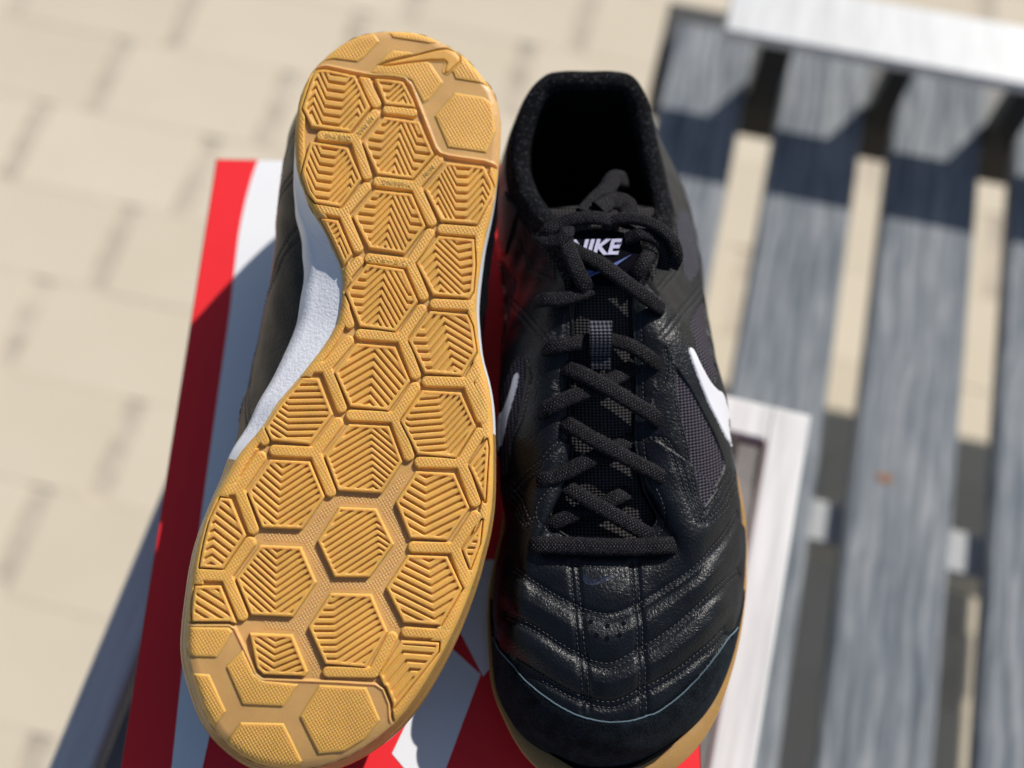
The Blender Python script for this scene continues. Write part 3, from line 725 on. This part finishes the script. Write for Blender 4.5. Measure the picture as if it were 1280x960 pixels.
def pick_edge(px, py):
    """like pick, but a point just off the outline slides back onto it"""
    q = pick(px, py); k = 0; d = -1 if px > 760 else 1
    while q is None and k < 40: px += d; k += 1; q = pick(px, py)
    if k: q = pick(px + 2.0 * d, py) or q
    return q
def smp(G, ij):
    i, j = ij; i = i % NU; i0_ = int(i); i1_ = (i0_ + 1) % NU; a = i - i0_; j = min(max(j, 0), MU - 1.001); j0 = int(j); b_ = j - j0
    return (G[j0, i0_] * (1 - a) + G[j0, i1_] * a) * (1 - b_) + (G[j0 + 1, i0_] * (1 - a) + G[j0 + 1, i1_] * a) * b_
def pickline(pts, n=8, closed=False, slide=True):
    q = [(pick_edge if slide else pick)(*p) for p in spl(pts, n, closed)]
    return [x for x in q if x is not None]
II, JJ = np.meshgrid(np.arange(NU), np.arange(MU))
def near(line, rad, closed=False):
    """distance from every grid vertex to a picked line, only inside rad"""
    P = np.array([smp(SH, q) for q in line]); D = np.full((MU, NU), 1e9)
    A = P if not closed else np.vstack([P, P[:1]])
    for k in range(len(A) - 1):
        a, b_ = A[k], A[k + 1]
        if np.linalg.norm(a - b_) > .02: continue
        i, j = line[k]; i = int(i); j = int(j); wi, wj = 46, 46
        js = slice(max(0, j - wj), min(MU, j + wj)); iis = np.arange(i - wi, i + wi) % NU
        G = SH[js][:, iis]; e = b_ - a; t = np.clip(((G - a) @ e) / (e @ e + 1e-12), 0, 1); d = np.linalg.norm(G - a - t[..., None] * e, axis=-1)
        sub = D[js][:, iis]; D[np.ix_(np.arange(MU)[js], iis)] = np.minimum(sub, d)
    return D
def inside(line, shift=0):
    P = np.array(line, float); X = ((II - shift) % NU).astype(float); P[:, 0] = (P[:, 0] - shift) % NU
    m = (X >= P[:, 0].min()) & (X <= P[:, 0].max()) & (JJ >= P[:, 1].min()) & (JJ <= P[:, 1].max()); ins = np.zeros(X.shape, bool)
    Xm, Ym = X[m], JJ[m].astype(float); s = np.zeros(Xm.shape, bool); n = len(P)
    for i in range(n):
        ax, ay = P[i]; bx, by = P[(i + 1) % n]
        c = (ay > Ym) != (by > Ym)
        if by != ay: s ^= c & (Xm < (bx - ax) * (Ym - ay) / (by - ay) + ax)
    ins[m] = s; return ins
DISP = np.zeros((MU, NU)); UREG = np.zeros((MU, NU), np.int32)
def signed(line):
    d = near(line, .01, True); ins = inside(line); return np.where(ins, -d, d), ins
SUEDE = [(604,690),(605,728),(613,763),(623,797),(647,837),(680,867),(723,892),(767,900),(813,890),(857,857),(897,810),(923,767),(929,735)]
C1 = [(640,708),(677,733),(710,752),(757,768),(793,757),(827,737),(870,707),(905,668),(922,640)]
C2 = [(630,766),(667,783),(713,812),(757,830),(797,812),(833,790),(880,750),(922,712)]
C3 = [(645,826),(680,847),(723,870),(764,878),(800,863),(847,837),(890,803),(905,786)]
V1 = [(713,706),(717,750),(722,807),(727,853),(728,888)]; V2 = [(788,706),(792,750),(797,813),(800,873),(799,893)]
TS = [(717,707),(750,711),(788,709)]
sL = lambda L, dx, dy: [(x + dx, y + dy) for x, y in L]
stitch_lines = [C1, sL(C1, 1, 7), C2, sL(C2, 1, 7), C3, sL(C3, 1, 7), V1, sL(V1, 8, -1), V2, sL(V2, 7, -1), TS]
MESH_L = [(845,462),(853,472),(865,490),(882,522),(896,551),(906,582),(896,606),(878,633),(873,622),(867,593),(859,551),(851,520)]
MESH_U = [(864,402),(872,385),(884,372),(891,400),(896,440),(895,478),(888,474),(877,452),(868,425)]
SW_L = [(861.5,436),(865.5,437),(877,460),(888,479),(896,488),(902,492),(907,506),(912,526),(916,545),(917,559),(908,549),(896,526),(884,502),(869,464),(863,446)]
MESH_M = [(650,446),(656,455),(654,480),(649,507),(641,536),(636,570),(633,590),(628,600),(623,590),(620,560),(619,522),(625,490),(637,464)]
SW_M = [(640,404),(644,414),(637,437),(626,480),(619,505),(617,480),(620,458),(627,432),(636,412)]
MESH_M2 = [(626,328),(641,347),(646,356),(642,372),(635,404),(627,430),(617,452),(614,420),(613,380),(617,345)]
HEEL_M = [(631,240),(636,250),(647,265),(643,280),(636,306),(632,318),(624,305),(620,290),(621,262)]
quarter = [(804,549),(824,548),(834,561),(843,582),(852,614),(865,645),(872,656),(893,640),(912,616),(922,592)]
qt2 = sL(quarter, 7, 1)
eyeline = [(831,437),(834,455),(829,480),(810,497)]
lat_seam = [(825,420),(837,406),(852,387),(865,372),(877,357)]
low_seam = [(873,650),(884,632),(900,610),(913,588)]
med_seam = [(632,616),(645,603),(656,592),(674,578),(687,562),(704,547)]
med_st = [(658,450),(664,468),(661,485),(656,507),(650,529),(641,548),(637,575)]
mesh_ring = [(840,452),(843,480),(847,520),(855,552),(862,594),(868,622),(876,640)]
throatL = [(706,395),(706,430),(702,470),(703,515),(703,545),(700,575),(694,603),(678,624),(672,642),(678,662),(694,677)]
throatR = [(801,395),(802,440),(803,480),(804,515),(804,545),(808,575),(815,600),(826,620),(834,642),(830,662),(816,677)]
ankleL = [(650,300),(658,322),(668,340),(690,352)]
ankleR = [(850,318),(842,338),(830,352),(822,360)]
stitch_lines += [quarter, qt2, lat_seam, sL(lat_seam, 5, 5), med_seam, sL(med_seam, 3, 7), med_st, mesh_ring, throatL, throatR, ankleL, ankleR, sL(ankleR, 5, 3), low_seam, sL(low_seam, 6, 4), eyeline]
SL = [pickline(l) for l in stitch_lines]
def iv(v):       # loop index on the inner side at length v
    k = np.arange(NU // 2, NU); return int(k[np.argmin(np.abs(BB[k, 1] - v))])
def inner_line(pts):
    P = spl([(iv(v), j) for v, j in pts], 8); return [(p[0], p[1]) for p in P]
for pts in ([(.238, 4), (.231, 45), (.220, 100)], [(.234, 4), (.227, 45), (.216, 100)], [(.214, 4), (.202, 40), (.180, 66), (.150, 58), (.122, 10)], [(.209, 4), (.198, 36), (.178, 60), (.151, 52), (.126, 8)], [(.262, 6), (.250, 50), (.236, 80)]):
    SL.append(inner_line(pts))
mir = lambda L: [((NU - i) % NU, j) for i, j in L]
for l in (low_seam, sL(low_seam, 6, 4), lat_seam, sL(lat_seam, 5, 5), quarter[5:], qt2[5:]): SL.append(mir(pickline(l)))
for k, L in enumerate(SL):
    if len(L) < 3: continue
    d = near(L, .01)
    if k < 10: DISP -= .0008 * np.exp(-(d / .0011) ** 2)
    else: DISP -= .00028 * np.exp(-(d / .0008) ** 2)
quilt = np.minimum.reduce([near(SL[k], .02) for k in (0, 2, 4)])
DISP += .0017 * (1 - np.exp(-(np.minimum(quilt, .02) / .0055) ** 2)) * (TT[:, 1] < .13)[None] * (SH[..., 1] < .125)
# rolled leather rim along the throat and eyelet row
rimw = (1 - wc)[None]
def region(poly, rid, dz, n=6, soft=.0005, mirror=False):
    L = pickline(poly, n, True)
    if mirror: L = [(i, max(j - 22, 6)) for i, j in mir(L)][::-1]
    if len(L) < 6: return None
    sd, ins = signed(L); k = sst(-sd, -soft, soft); 
    global DISP
    DISP += dz * k; UREG[ins] = rid
    return L
region(MESH_L, 2, -.0009); region(MESH_U, 2, -.0009); region(MESH_M, 2, -.0009); region(MESH_M2, 2, -.0008)
swl = region(SW_L, 3, .0006, 6, .0003); swm = region(SW_L[:5] + [(902,492),(906,508),(908,528),(908,540)] + SW_L[-4:], 3, .0006, 6, .0003, True); region(HEEL_M, 4, .0006)
# suede toe guard: everything below the traced line round the toe
su = pickline(SUEDE, 8, False, False); si = np.array([q[0] for q in su]); sj = np.array([q[1] for q in su]); o_ = np.argsort(si); si, sj = si[o_], sj[o_]
jcut = np.interp(np.arange(NU), np.r_[si[0] - 40, si, si[-1] + 40], np.r_[0, sj, 0], left=-5, right=-5)
dsu = near(su, .01); ins = (JJ < jcut[None]); sds = np.where(ins, -dsu, dsu)
DISP += .0010 * sst(-sds, -.0003, .0003); UREG[ins] = 1
# soft wrinkles of the leather
def vnoise(P, s, seed):
    r = np.random.default_rng(seed); o = np.zeros(P.shape[:-1])
    for k in range(9):
        d = r.normal(size=3); d /= np.linalg.norm(d); o += np.sin((P @ d) * s * r.uniform(.6, 1.7) + r.uniform(0, 6.28))
    return o / 9
lm = (UREG == 0)
DISP += np.where(lm, .00035 * vnoise(SH, 380, 1), 0)
creases = near(pickline([(690,690),(700,700),(712,698)]), .01)
# knitted collar zone: top part of the rings round the collar
LIM = MU - 1 - (MU * .30 * wc)
colz = (JJ > (MU - 1 - 26 * wc)[None]) & (wc[None] > .25)
UREG[colz & (UREG == 0)] = 5
# ribbed cloth behind the lateral seam
ribm = (SH[..., 1] > .205) & (SH[..., 1] < .245) & (II < NU // 2) & (JJ > MU * .55) & ~colz & (UREG == 0)
RIB = [(856,262),(868,290),(873,318),(872,340),(862,352),(853,330),(849,300),(846,275)]
region(RIB, 6, .0001)
UP = SH + NN * DISP[..., None]
UPN = grid_normals(UP)
PERF = [(738,778),(759,783),(779,780),(745,795),(758,799),(773,795)]
uq = ring_quads(np.arange(MU * NU).reshape(MU, NU)); ua = UP.reshape(-1, 3)
def frn(rid): 
    f = UREG[:-1].ravel(); return f == rid
def orient(Q, V, ctr):
    q = Q[:: max(1, len(Q) // 500)]; a, b_, c = V[q[:, 0]], V[q[:, 1]], V[q[:, 2]]; n = np.cross(b_ - a, c - a); s = ((a - ctr) * n).sum()
    return Q if s > 0 else Q[:, ::-1].copy()
uq = orient(uq, ua, ua.mean(0))
uv_m = np.stack([II.ravel() / 1000., JJ.ravel() / 1000.], -1)
unames = {0: ("vamp_leather", 'leather'), 1: ("toe_guard", 'suede'), 2: ("mesh_panel", 'mesh'), 3: ("side_swoosh", 'white_leather'), 4: ("ankle_overlay", 'gloss_black'), 5: ("collar_edge", 'knit'), 6: ("ribbed_panel", 'rib')}
SHARED = []
fi_all = uq.min(1) % NU
latm = (np.arange((MU - 1) * NU) % NU) < NU // 2
for rid, (nm, mt) in unames.items():
    m = frn(rid)
    if rid in (2, 3):
        for mm in (m & latm, m & ~latm):
            o = sub_mesh(nm, ua, uq, mm, M[mt], shoeA)
            if o: SHARED.append(o)
    else:
        o = sub_mesh(nm, ua, uq, m, M[mt], shoeA)
        if o: SHARED.append(o)
# ---- rim roll and lining
rr = (.0006 + (.0046 - .0006) * wc)
Tt = UP[-1]
rim = []
for th in np.linspace(0, math.pi, 15):
    p = Tt.copy(); p[:, :2] += -nTs * (rr * (1 - math.cos(th)))[:, None]; p[:, 2] += rr * math.sin(th) * 1.0; rim.append(p)
RM = np.array(rim); RM[0] = Tt
rq = ring_quads(np.arange(15 * NU).reshape(15, NU)); rv = RM.reshape(-1, 3)
colf = np.tile(wc > .25, 14)
o = sub_mesh("collar", rv, rq, colf, M['knit'], shoeA); SHARED.append(o)
o = sub_mesh("eyestay_rim", rv, rq, ~colf, M['leather'], shoeA); SHARED.append(o)
ln = []
depth = .006 + .060 * wc
cen = np.array([TT[:, 0].mean(), 0])
for k, f_ in enumerate(np.linspace(0, 1, 12)):
    p = RM[-1].copy(); bulge = (.004 * math.sin(math.pi * min(1, f_ * 1.2)) - .010 * f_) * wc
    p[:, :2] += nTs * (-.001 * f_ - bulge * -.6)[:, None]; p[:, 2] -= depth * f_; ln.append(p)
LN = np.array(ln); SHARED.append(quads_obj("lining", LN.reshape(-1, 3), ring_quads(np.arange(12 * NU).reshape(12, NU)), M['lining'], shoeA))
ib = ringpt(0, -.003, .020 + gs)[::10]
SHARED.append(mesh_obj("insole", ib, [tuple(range(len(ib)))], M['lining'], shoeA))

# ---- thin cut edge of the suede, swoosh edge
def tube(name, P, rad, mat, parent, seg=6, Nn=None):
    P = np.asarray(P); n = len(P); Tn = np.gradient(P, axis=0); Tn /= np.linalg.norm(Tn, axis=1)[:, None] + 1e-12
    ref = Nn if Nn is not None else np.tile([0, 0, 1.], (n, 1)); B = np.cross(Tn, ref); B /= np.linalg.norm(B, axis=1)[:, None] + 1e-9; A = np.cross(B, Tn)
    th = np.linspace(0, 2 * np.pi, seg, endpoint=False); rad = np.broadcast_to(rad, (n,))
    V = P[:, None] + rad[:, None, None] * (np.cos(th)[None, :, None] * B[:, None] + np.sin(th)[None, :, None] * A[:, None])
    return quads_obj(name, V.reshape(-1, 3), ring_quads(np.arange(n * seg).reshape(n, seg)), mat, parent)
se = np.array([smp(UP, (q[0], q[1])) for q in su]); sn = np.array([smp(UPN, q) for q in su]); se = se + sn * .0004
se = resample(se, 260, False)
SHARED.append(tube("suede_cut_edge", se + rng.normal(size=se.shape) * .00003, .00033, M['suede_edge'], shoeA, 5))
# ---- stitches (one object per kind, nobody could count the threads)
sv, sf = [], []
def add_stitch(a, b_, n, r=.00024):
    t = b_ - a; L = np.linalg.norm(t); t = t / (L + 1e-12); s = np.cross(t, n); s /= np.linalg.norm(s) + 1e-12
    k = len(sv); m = (a + b_) / 2 + n * r * 1.3
    for p, q in ((a, .35), (a * .72 + b_ * .28 + n * r, 1), (a * .28 + b_ * .72 + n * r, 1), (b_, .35)):
        for th in range(5):
            an = th * 2 * math.pi / 5; sv.append(p + (s * math.cos(an) + n * math.sin(an)) * r * q)
    for g in range(3):
        for th in range(5): sf.append((k + g * 5 + th, k + g * 5 + (th + 1) % 5, k + g * 5 + 5 + (th + 1) % 5, k + g * 5 + 5 + th))
for k, L in enumerate(SL):
    if len(L) < 3: continue
    P = np.array([smp(UP, q) for q in L]); Np = np.array([smp(UPN, q) for q in L])
    dd = np.linalg.norm(np.diff(P, axis=0), axis=1)
    if dd.max() > .03: continue
    D = np.r_[0, np.cumsum(dd)]; n = int(D[-1] / .00195)
    for s in range(n):
        t0_, t1_ = s * .00195, s * .00195 + .00145
        a = np.array([np.interp(t0_, D, P[:, c]) for c in range(3)]); b_ = np.array([np.interp(t1_, D, P[:, c]) for c in range(3)]); nn = np.array([np.interp(t0_, D, Np[:, c]) for c in range(3)])
        a = a + rng.normal(size=3) * .00006; b_ = b_ + rng.normal(size=3) * .00006
        add_stitch(a, b_, nn)
o = quads_obj("stitching", np.array(sv), np.array(sf), M['thread'], shoeA); o["kind"] = "stuff"; SHARED.append(o)
# perforations: small dark cups
for p in PERF:
    q = pick(*p)
    c = smp(UP, q) + smp(UPN, q) * .00012; n = smp(UPN, q); t = np.cross(n, [0, 1, 0]); t /= np.linalg.norm(t); b_ = np.cross(n, t)
    V = [c + (t * math.cos(a) + b_ * math.sin(a)) * .00095 for a in np.linspace(0, 2 * math.pi, 14, endpoint=False)] + [c + (t * math.cos(a) + b_ * math.sin(a)) * .0006 - n * .0001 for a in np.linspace(0, 2 * math.pi, 14, endpoint=False)]
    mesh_obj("vent_hole", V, [tuple(range(14, 28))] + [(i, (i + 1) % 14, 14 + (i + 1) % 14, 14 + i) for i in range(14)], M['label_black'], shoeA)
# navy emblem printed on the vamp
def decal(name, pts, mat, lift=.00018, n=5):
    P = spl(pts, n, True); q = [pick(*p) for p in P]; V = [smp(UP, k) + smp(UPN, k) * lift for k in q]
    return mesh_obj(name, V, [tuple(range(len(V)))], M[mat], shoeA)
decal("vamp_emblem", [(729,722),(733,720),(735,723),(738,727),(745,726),(760,722),(777,718),(762,727),(746,733),(736,733),(729,729)], 'navy_print')

# ---- tongue
hl = {}
Lside = ts[:jb + 1]; Rside = ts[jb:]
def edge_at(seg, v):
    m = seg[:, 1] < .232; s = seg[m]; o = np.argsort(s[:, 1]); return np.array([np.interp(v, s[o, 1], s[o, k]) for k in range(3)])
NV, NW = 230, 110
tv_ = np.linspace(ts[:, 1].min() - .004, .239, NV); TG = np.zeros((NV, NW, 3))
for a, v in enumerate(tv_):
    vv = min(v, .222); l = edge_at(Lside, max(vv, ts[:, 1].min() + .0006)); r_ = edge_at(Rside, max(vv, ts[:, 1].min() + .0006))
    ext = .004
    if v > .215: ext = .004 - (v - .215) * .25
    if v < ts[:, 1].min() + .012: ext = .003
    x0, x1 = r_[0] - ext, l[0] + ext; zz = (l[2] + r_[2]) / 2
    if v > .222:
        zz = zz + (v - .222) * .25; xm = (x0 + x1) / 2; hw = (x1 - x0) / 2 * (1 - ((v - .222) / .04) ** 4 * .45); x0, x1 = xm - hw, xm + hw
    f_ = np.linspace(0, 1, NW); TG[a, :, 0] = x0 + (x1 - x0) * f_; TG[a, :, 1] = v
    TG[a, :, 2] = zz - .0035 + .0040 * np.sin(np.pi * f_) ** .8
drop = np.clip((tv_ - .226) / .013, 0, 1) ** 2 * .018; TG[:, :, 2] -= drop[:, None]
tq = ring_quads(np.arange(NV * NW).reshape(NV, NW), False); tq = orient(tq, TG.reshape(-1, 3), np.array([0, .17, -.2]))
to = quads_obj("tongue", TG.reshape(-1, 3), tq, M['tonguemesh'], shoeA); SHARED.append(to)
tb = bvt = None

def topz(py):
    return np.interp(py, [225, 260, 290, 330, 350, 395, 450, 500, 550, 600, 640, 684, 700], [.083, .088, .092, .092, .0905, .086, .080, .0752, .070, .065, .0605, .0600, .0590])
# woven tongue label
def flat_px(name, pts, mat, lift, parent, thick=.0006):
    P = [up_px(x, y, topz(y) + lift + .0014) for x, y in pts]; n = len(P); Q = [p - np.array([0, 0, thick]) for p in P]
    return mesh_obj(name, P + Q, [tuple(range(n))] + [(i, n + i, n + (i + 1) % n, (i + 1) % n) for i in range(n)], M[mat], parent)
flat_px("tongue_label", [(704,296),(722,290),(745,287),(770,289),(788,294),(800,300),(803,318),(798,335),(790,352),(735,362),(716,352),(706,330)], 'label_black', .0006, shoeA)
def text_obj(name, body, px, py, w_px, mat, lift, parent, shear=.0, size=None, rot=0.0, bold=0.0, z=None, ext=.0002):
    cu = bpy.data.curves.new(name, 'FONT'); cu.body = body; cu.align_x = 'CENTER'; cu.align_y = 'CENTER'; cu.size = size; cu.shear = shear; cu.offset = bold; cu.extrude = ext
    cu.space_character = 1.02 if len(body) > 1 else 1
    o = bpy.data.objects.new(name, cu); cu.materials.append(M[mat]); link(o, parent)
    P = up_px(px, py, (topz(py) + lift + .0014) if z is None else z); o.location = P; o.rotation_euler = (R(8), 0, rot); return o
tx = text_obj("tongue_lettering", "NIKE", 741, 311, 50, 'label_white', .0014, shoeA, 0.3, .0092, .00022, .00032); tx.scale = (1.0, 1, 1)
text_obj("registered_mark", "®", 774, 305, 8, 'label_white', .0011, shoeA, 0, .0030)
flat_px("tongue_emblem", [(727,352),(728,342),(734,338),(743,340),(733,346),(745,343),(768,334),(789,319),(768,331.5),(750,339),(738,347),(731,353)], 'label_blue', .0013, shoeA, .0003)

# ---- laces
def lace(pts, wid=.0066, thk=.0030, name="lace", par=None, nrm=None, curl=1.0):
    """pts: (px, py, lift above the instep surface)"""
    par = par or shoeA
    P = np.array([up_px(x, y, topz(y) + l) for x, y, l in pts]); P = spl(P, 24); L = np.linalg.norm(np.diff(P, axis=0), axis=1).sum()
    n = max(30, int(L / .00028)); P = resample(P, n, False)
    Tn = np.gradient(P, axis=0); Tn /= np.linalg.norm(Tn, axis=1)[:, None]
    ref = np.tile(np.array([0, -.12, 1.]) if nrm is None else np.array(nrm, float), (n, 1)); Bn = np.cross(Tn, ref); Bn /= np.linalg.norm(Bn, axis=1)[:, None] + 1e-9
    A = np.cross(Bn, Tn); seg = 40; th = np.linspace(0, 2 * np.pi, seg, endpoint=False)
    cx_ = np.sign(np.cos(th)) * np.abs(np.cos(th)) ** .7; sx = np.sign(np.sin(th)) * np.abs(np.sin(th)) ** .7
    s = np.linspace(0, L, n); per = np.abs(cx_) ; 
    # braid: two families of strands crossing over the face
    arcp = th / (2 * np.pi) * (2 * wid + 2 * thk)
    S_, A_ = np.meshgrid(s, arcp, indexing='ij')
    p = .00135; q1 = (S_ + A_) / p; q2 = (S_ - A_) / p
    r1 = np.abs(np.sin(np.pi * q1)); r2 = np.abs(np.sin(np.pi * q2)); br = np.maximum(r1 * (np.floor(q2) % 2 == 0), r2 * (np.floor(q2) % 2 == 1))
    bd = .00036 * br
    w_ = wid * .86 / 2; t_ = thk * .66 / 2
    V = P[:, None] + (cx_[None] * (w_ + bd) )[..., None] * Bn[:, None] + (sx[None] * (t_ + bd))[..., None] * A[:, None]
    V += rng.normal(size=V.shape) * .00004
    uv = np.stack([S_ * 100, A_ * 100], -1).reshape(-1, 2)
    q = ring_quads(np.arange(n * seg).reshape(n, seg)); 
    o = quads_obj(name, V.reshape(-1, 3), q[:, ::-1].copy(), M['lace'], par, uv)
    o.data["tubular"] = 1
    return o
def m_lace():
    k = NB("braided_lace"); k.set(Roughness=.6); k.b.inputs["Specular IOR Level"].default_value = .10
    tc = k.n("TexCoord"); sep = k.n("SeparateXYZ"); k.l(tc.outputs["UV"], sep.inputs[0])
    pp = .135
    a = k.math('ABSOLUTE', k.math('SINE', k.math('MULTIPLY', k.math('ADD', sep.outputs[0], sep.outputs[1]), math.pi / pp)))
    b_ = k.math('ABSOLUTE', k.math('SINE', k.math('MULTIPLY', k.math('SUBTRACT', sep.outputs[0], sep.outputs[1]), math.pi / pp)))
    h = k.math('MULTIPLY', a, b_); co = k.coord(); n = k.noise(co, 2600, 2, .7)
    f_ = k.math('MULTIPLY', k.math('ADD', h, .25), n)
    k.ramp(f_, [(.18, (.0015, .0014, .002)), (.48, (.007, .0065, .008)), (.80, (.12, .11, .13))], "Base Color"); k.bump(n, .0003, .8)  # last stop is a highlight painted on the braid crests
    return k.m
M['lace'] = m_lace()
LACES = []
def LC(*a, **k): LACES.append(lace(*a, **k))
LC([(661,684,-.003),(668,682,.0022),(700,682,.0030),(755,684,.0034),(805,684,.0032),(836,682,.0024),(843,683,-.002)], .0074, .0034)
# lowest crossing
LC([(684,668,-.004),(692,656,-.0012),(720,643,.0002),(748,634,.0010),(772,622,.0008),(786,616,-.002)], .0066)
LC([(700,606,-.003),(712,612,.001),(745,632,.0034),(780,652,.0034),(808,668,.001),(818,674,-.004)], .0068)
# second crossing
LC([(668,604,-.003),(676,601,.0014),(700,594,.0022),(735,577,.0018),(770,560,-.0008),(792,550,-.003)], .0070)
LC([(700,526,-.004),(712,532,.0010),(745,552,.0036),(785,574,.0036),(826,596,.0018),(838,604,-.003)], .0068)
# third crossing
LC([(674,516,-.003),(682,512,.0014),(710,499,.0022),(742,486,.0014),(775,470,-.0008),(795,456,-.003)], .0070)
LC([(702,458,-.004),(714,462,.0008),(748,479,.0036),(788,503,.0036),(818,522,.0018),(826,532,-.003)], .0070)
# under the keeper loop
LC([(681,438,-.003),(688,435,.0014),(712,431,.0024),(740,427,.0012),(765,427,.0012),(790,434,.0026),(814,450,.0018),(826,460,-.003)], .0064)
# top crossing
LC([(670,378,-.003),(680,376,.0014),(706,374,.0024),(734,365,.0018),(752,352,-.0004),(775,338,-.002),(797,332,-.003)], .0064)
LC([(706,306,.0016),(722,316,.0040),(750,330,.0052),(785,356,.0048),(812,376,.0030),(828,388,-.003)], .0066)
# bow: left loop and strands, right arc, folded end
LC([(706,300,.0042),(712,316,.0052),(722,340,.0046),(732,358,.0030),(738,368,.0006)], .0070, .0034)
LC([(680,302,-.001),(683,292,.0034),(700,281,.0060),(725,274,.0085),(750,274,.0090),(765,278,.0070),(772,284,.0035)], .0062)
LC([(672,296,.0004),(684,303,.0034),(698,302,.0050),(709,292,.0058),(706,281,.0045)], .0062)
LC([(752,282,.0058),(772,275,.0085),(800,276,.0095),(824,286,.0085),(841,303,.0065),(846,322,.0035),(840,336,.0002)], .0052)
LC([(782,300,.0034),(800,294,.0058),(820,300,.0052),(832,316,.0030),(828,338,-.001)], .0058)
LC([(785,352,.0004),(796,342,.0030),(806,328,.0036),(812,316,.0020)], .0066)
LC([(730,268,.004),(744,252,.0020),(758,238,.0000),(768,224,-.002),(782,226,-.006)], .0085, .0034)
LC([(748,262,.006),(764,252,.0050),(782,256,.0030),(786,270,.0016),(782,284,.0018)], .0090, .0034)
# webbing keeper on the tongue
def web(x0, x1, y0, y1, lift):
    n = 60; V = []
    for a in range(n):
        f_ = a / (n - 1); y = y0 + (y1 - y0) * f_; l = lift * math.sin(math.pi * f_) ** .6 if lift else .0; r = .00022 * math.sin(a * 2 * math.pi / 5)
        for x in np.linspace(x0, x1, 8): V.append(up_px(x, y, topz(y) + .0006 + l + r))
    return np.array(V), ring_quads(np.arange(n * 8).reshape(n, 8), False)
v_, q_ = web(737, 765, 402, 447, .0052); q_ = orient(q_, v_, np.array([0, .2, -.3])); quads_obj("lace_keeper", v_, q_, M['rib'], shoeA)
v_, q_ = web(738, 763, 441, 464, .0012); q_ = orient(q_, v_, np.array([0, .2, -.3])); quads_obj("keeper_tab", v_, q_, M['rib'], shoeA)
# eyelet stitching bars beside the lace holes
sv, sf = [], []
for (ex_, ey_, s_) in [(700,425,-1),(692,498,-1),(702,548,-1),(690,573,-1),(815,480,1),(838,450,1),(835,585,1),(812,505,1),(688,420,-1),(690,482,-1)]:
    for k in range(10):
        a = pick(ex_ + s_ * k * .3 + random.uniform(-2, 2), ey_ + k * 1.2 - 6); b_ = pick(ex_ + 6 + random.uniform(-2, 2), ey_ + k * 1.2 - 4 + random.uniform(-2, 3))
        if a and b_:
            A_, B_ = smp(UP, a), smp(UP, b_)
            if np.linalg.norm(A_ - B_) < .006: add_stitch(A_, B_, smp(UPN, a), .00016)
o = quads_obj("eyelet_stitching", np.array(sv), np.array(sf), M['thread_grey'], shoeA); o["kind"] = "stuff"

# ---- the second shoe shares the upper's meshes
for o in SHARED + LACES[:9]:
    c = o.copy(); c.parent = shoeB; S.collection.objects.link(c)
# moulded warning lettering on the tread bars
def sole_text(body, p0, p1, size, hgt_=.0):
    a = px_sole(*p0); b_ = px_sole(*p1); d = b_ - a
    cu = bpy.data.curves.new("tread_lettering", 'FONT'); cu.body = body; cu.size = size; cu.align_x = 'CENTER'; cu.align_y = 'CENTER'; cu.extrude = .00022; cu.space_character = 1.12
    cu.materials.append(M['gum_floor'])
    o = bpy.data.objects.new("tread_lettering", cu); link(o, shoeB); mid = (a + b_) / 2; ang = math.atan2(d[1], d[0])
    # text lies on the tread, read from below the shoe (mirrored frame of the shoe restores its handedness)
    o.matrix_local = Matrix.Translation((mid[0], mid[1], TOPW - .00182)) @ Matrix.Rotation(ang, 4, 'Z') @ Matrix.Diagonal((1, -1, -1, 1)) @ Matrix.Diagonal((1, -1, 1, 1)) 
    return o
sole_text("NE MAR", (467,145), (447,168), .0024); sole_text("QUE PAS", (440,172.5), (406,168.5), .0024)
sole_text("NON", (546,203), (526,224), .0024); sole_text("MARKING", (513,230.5), (478,226.5), .0024)
sole_text("ノンマーキング", (507,328), (468,323), .0024)
bpy.context.view_layer.update()
dg = bpy.context.evaluated_depsgraph_get()
for o in [x for x in S.objects if x.type == 'FONT']:
    me = bpy.data.meshes.new_from_object(o.evaluated_get(dg)); n = bpy.data.objects.new("x", me); n.parent = o.parent; n.matrix_local = o.matrix_local.copy()
    nm = o.name.split('.')[0]; S.collection.objects.link(n); bpy.data.objects.remove(o); n.name = nm
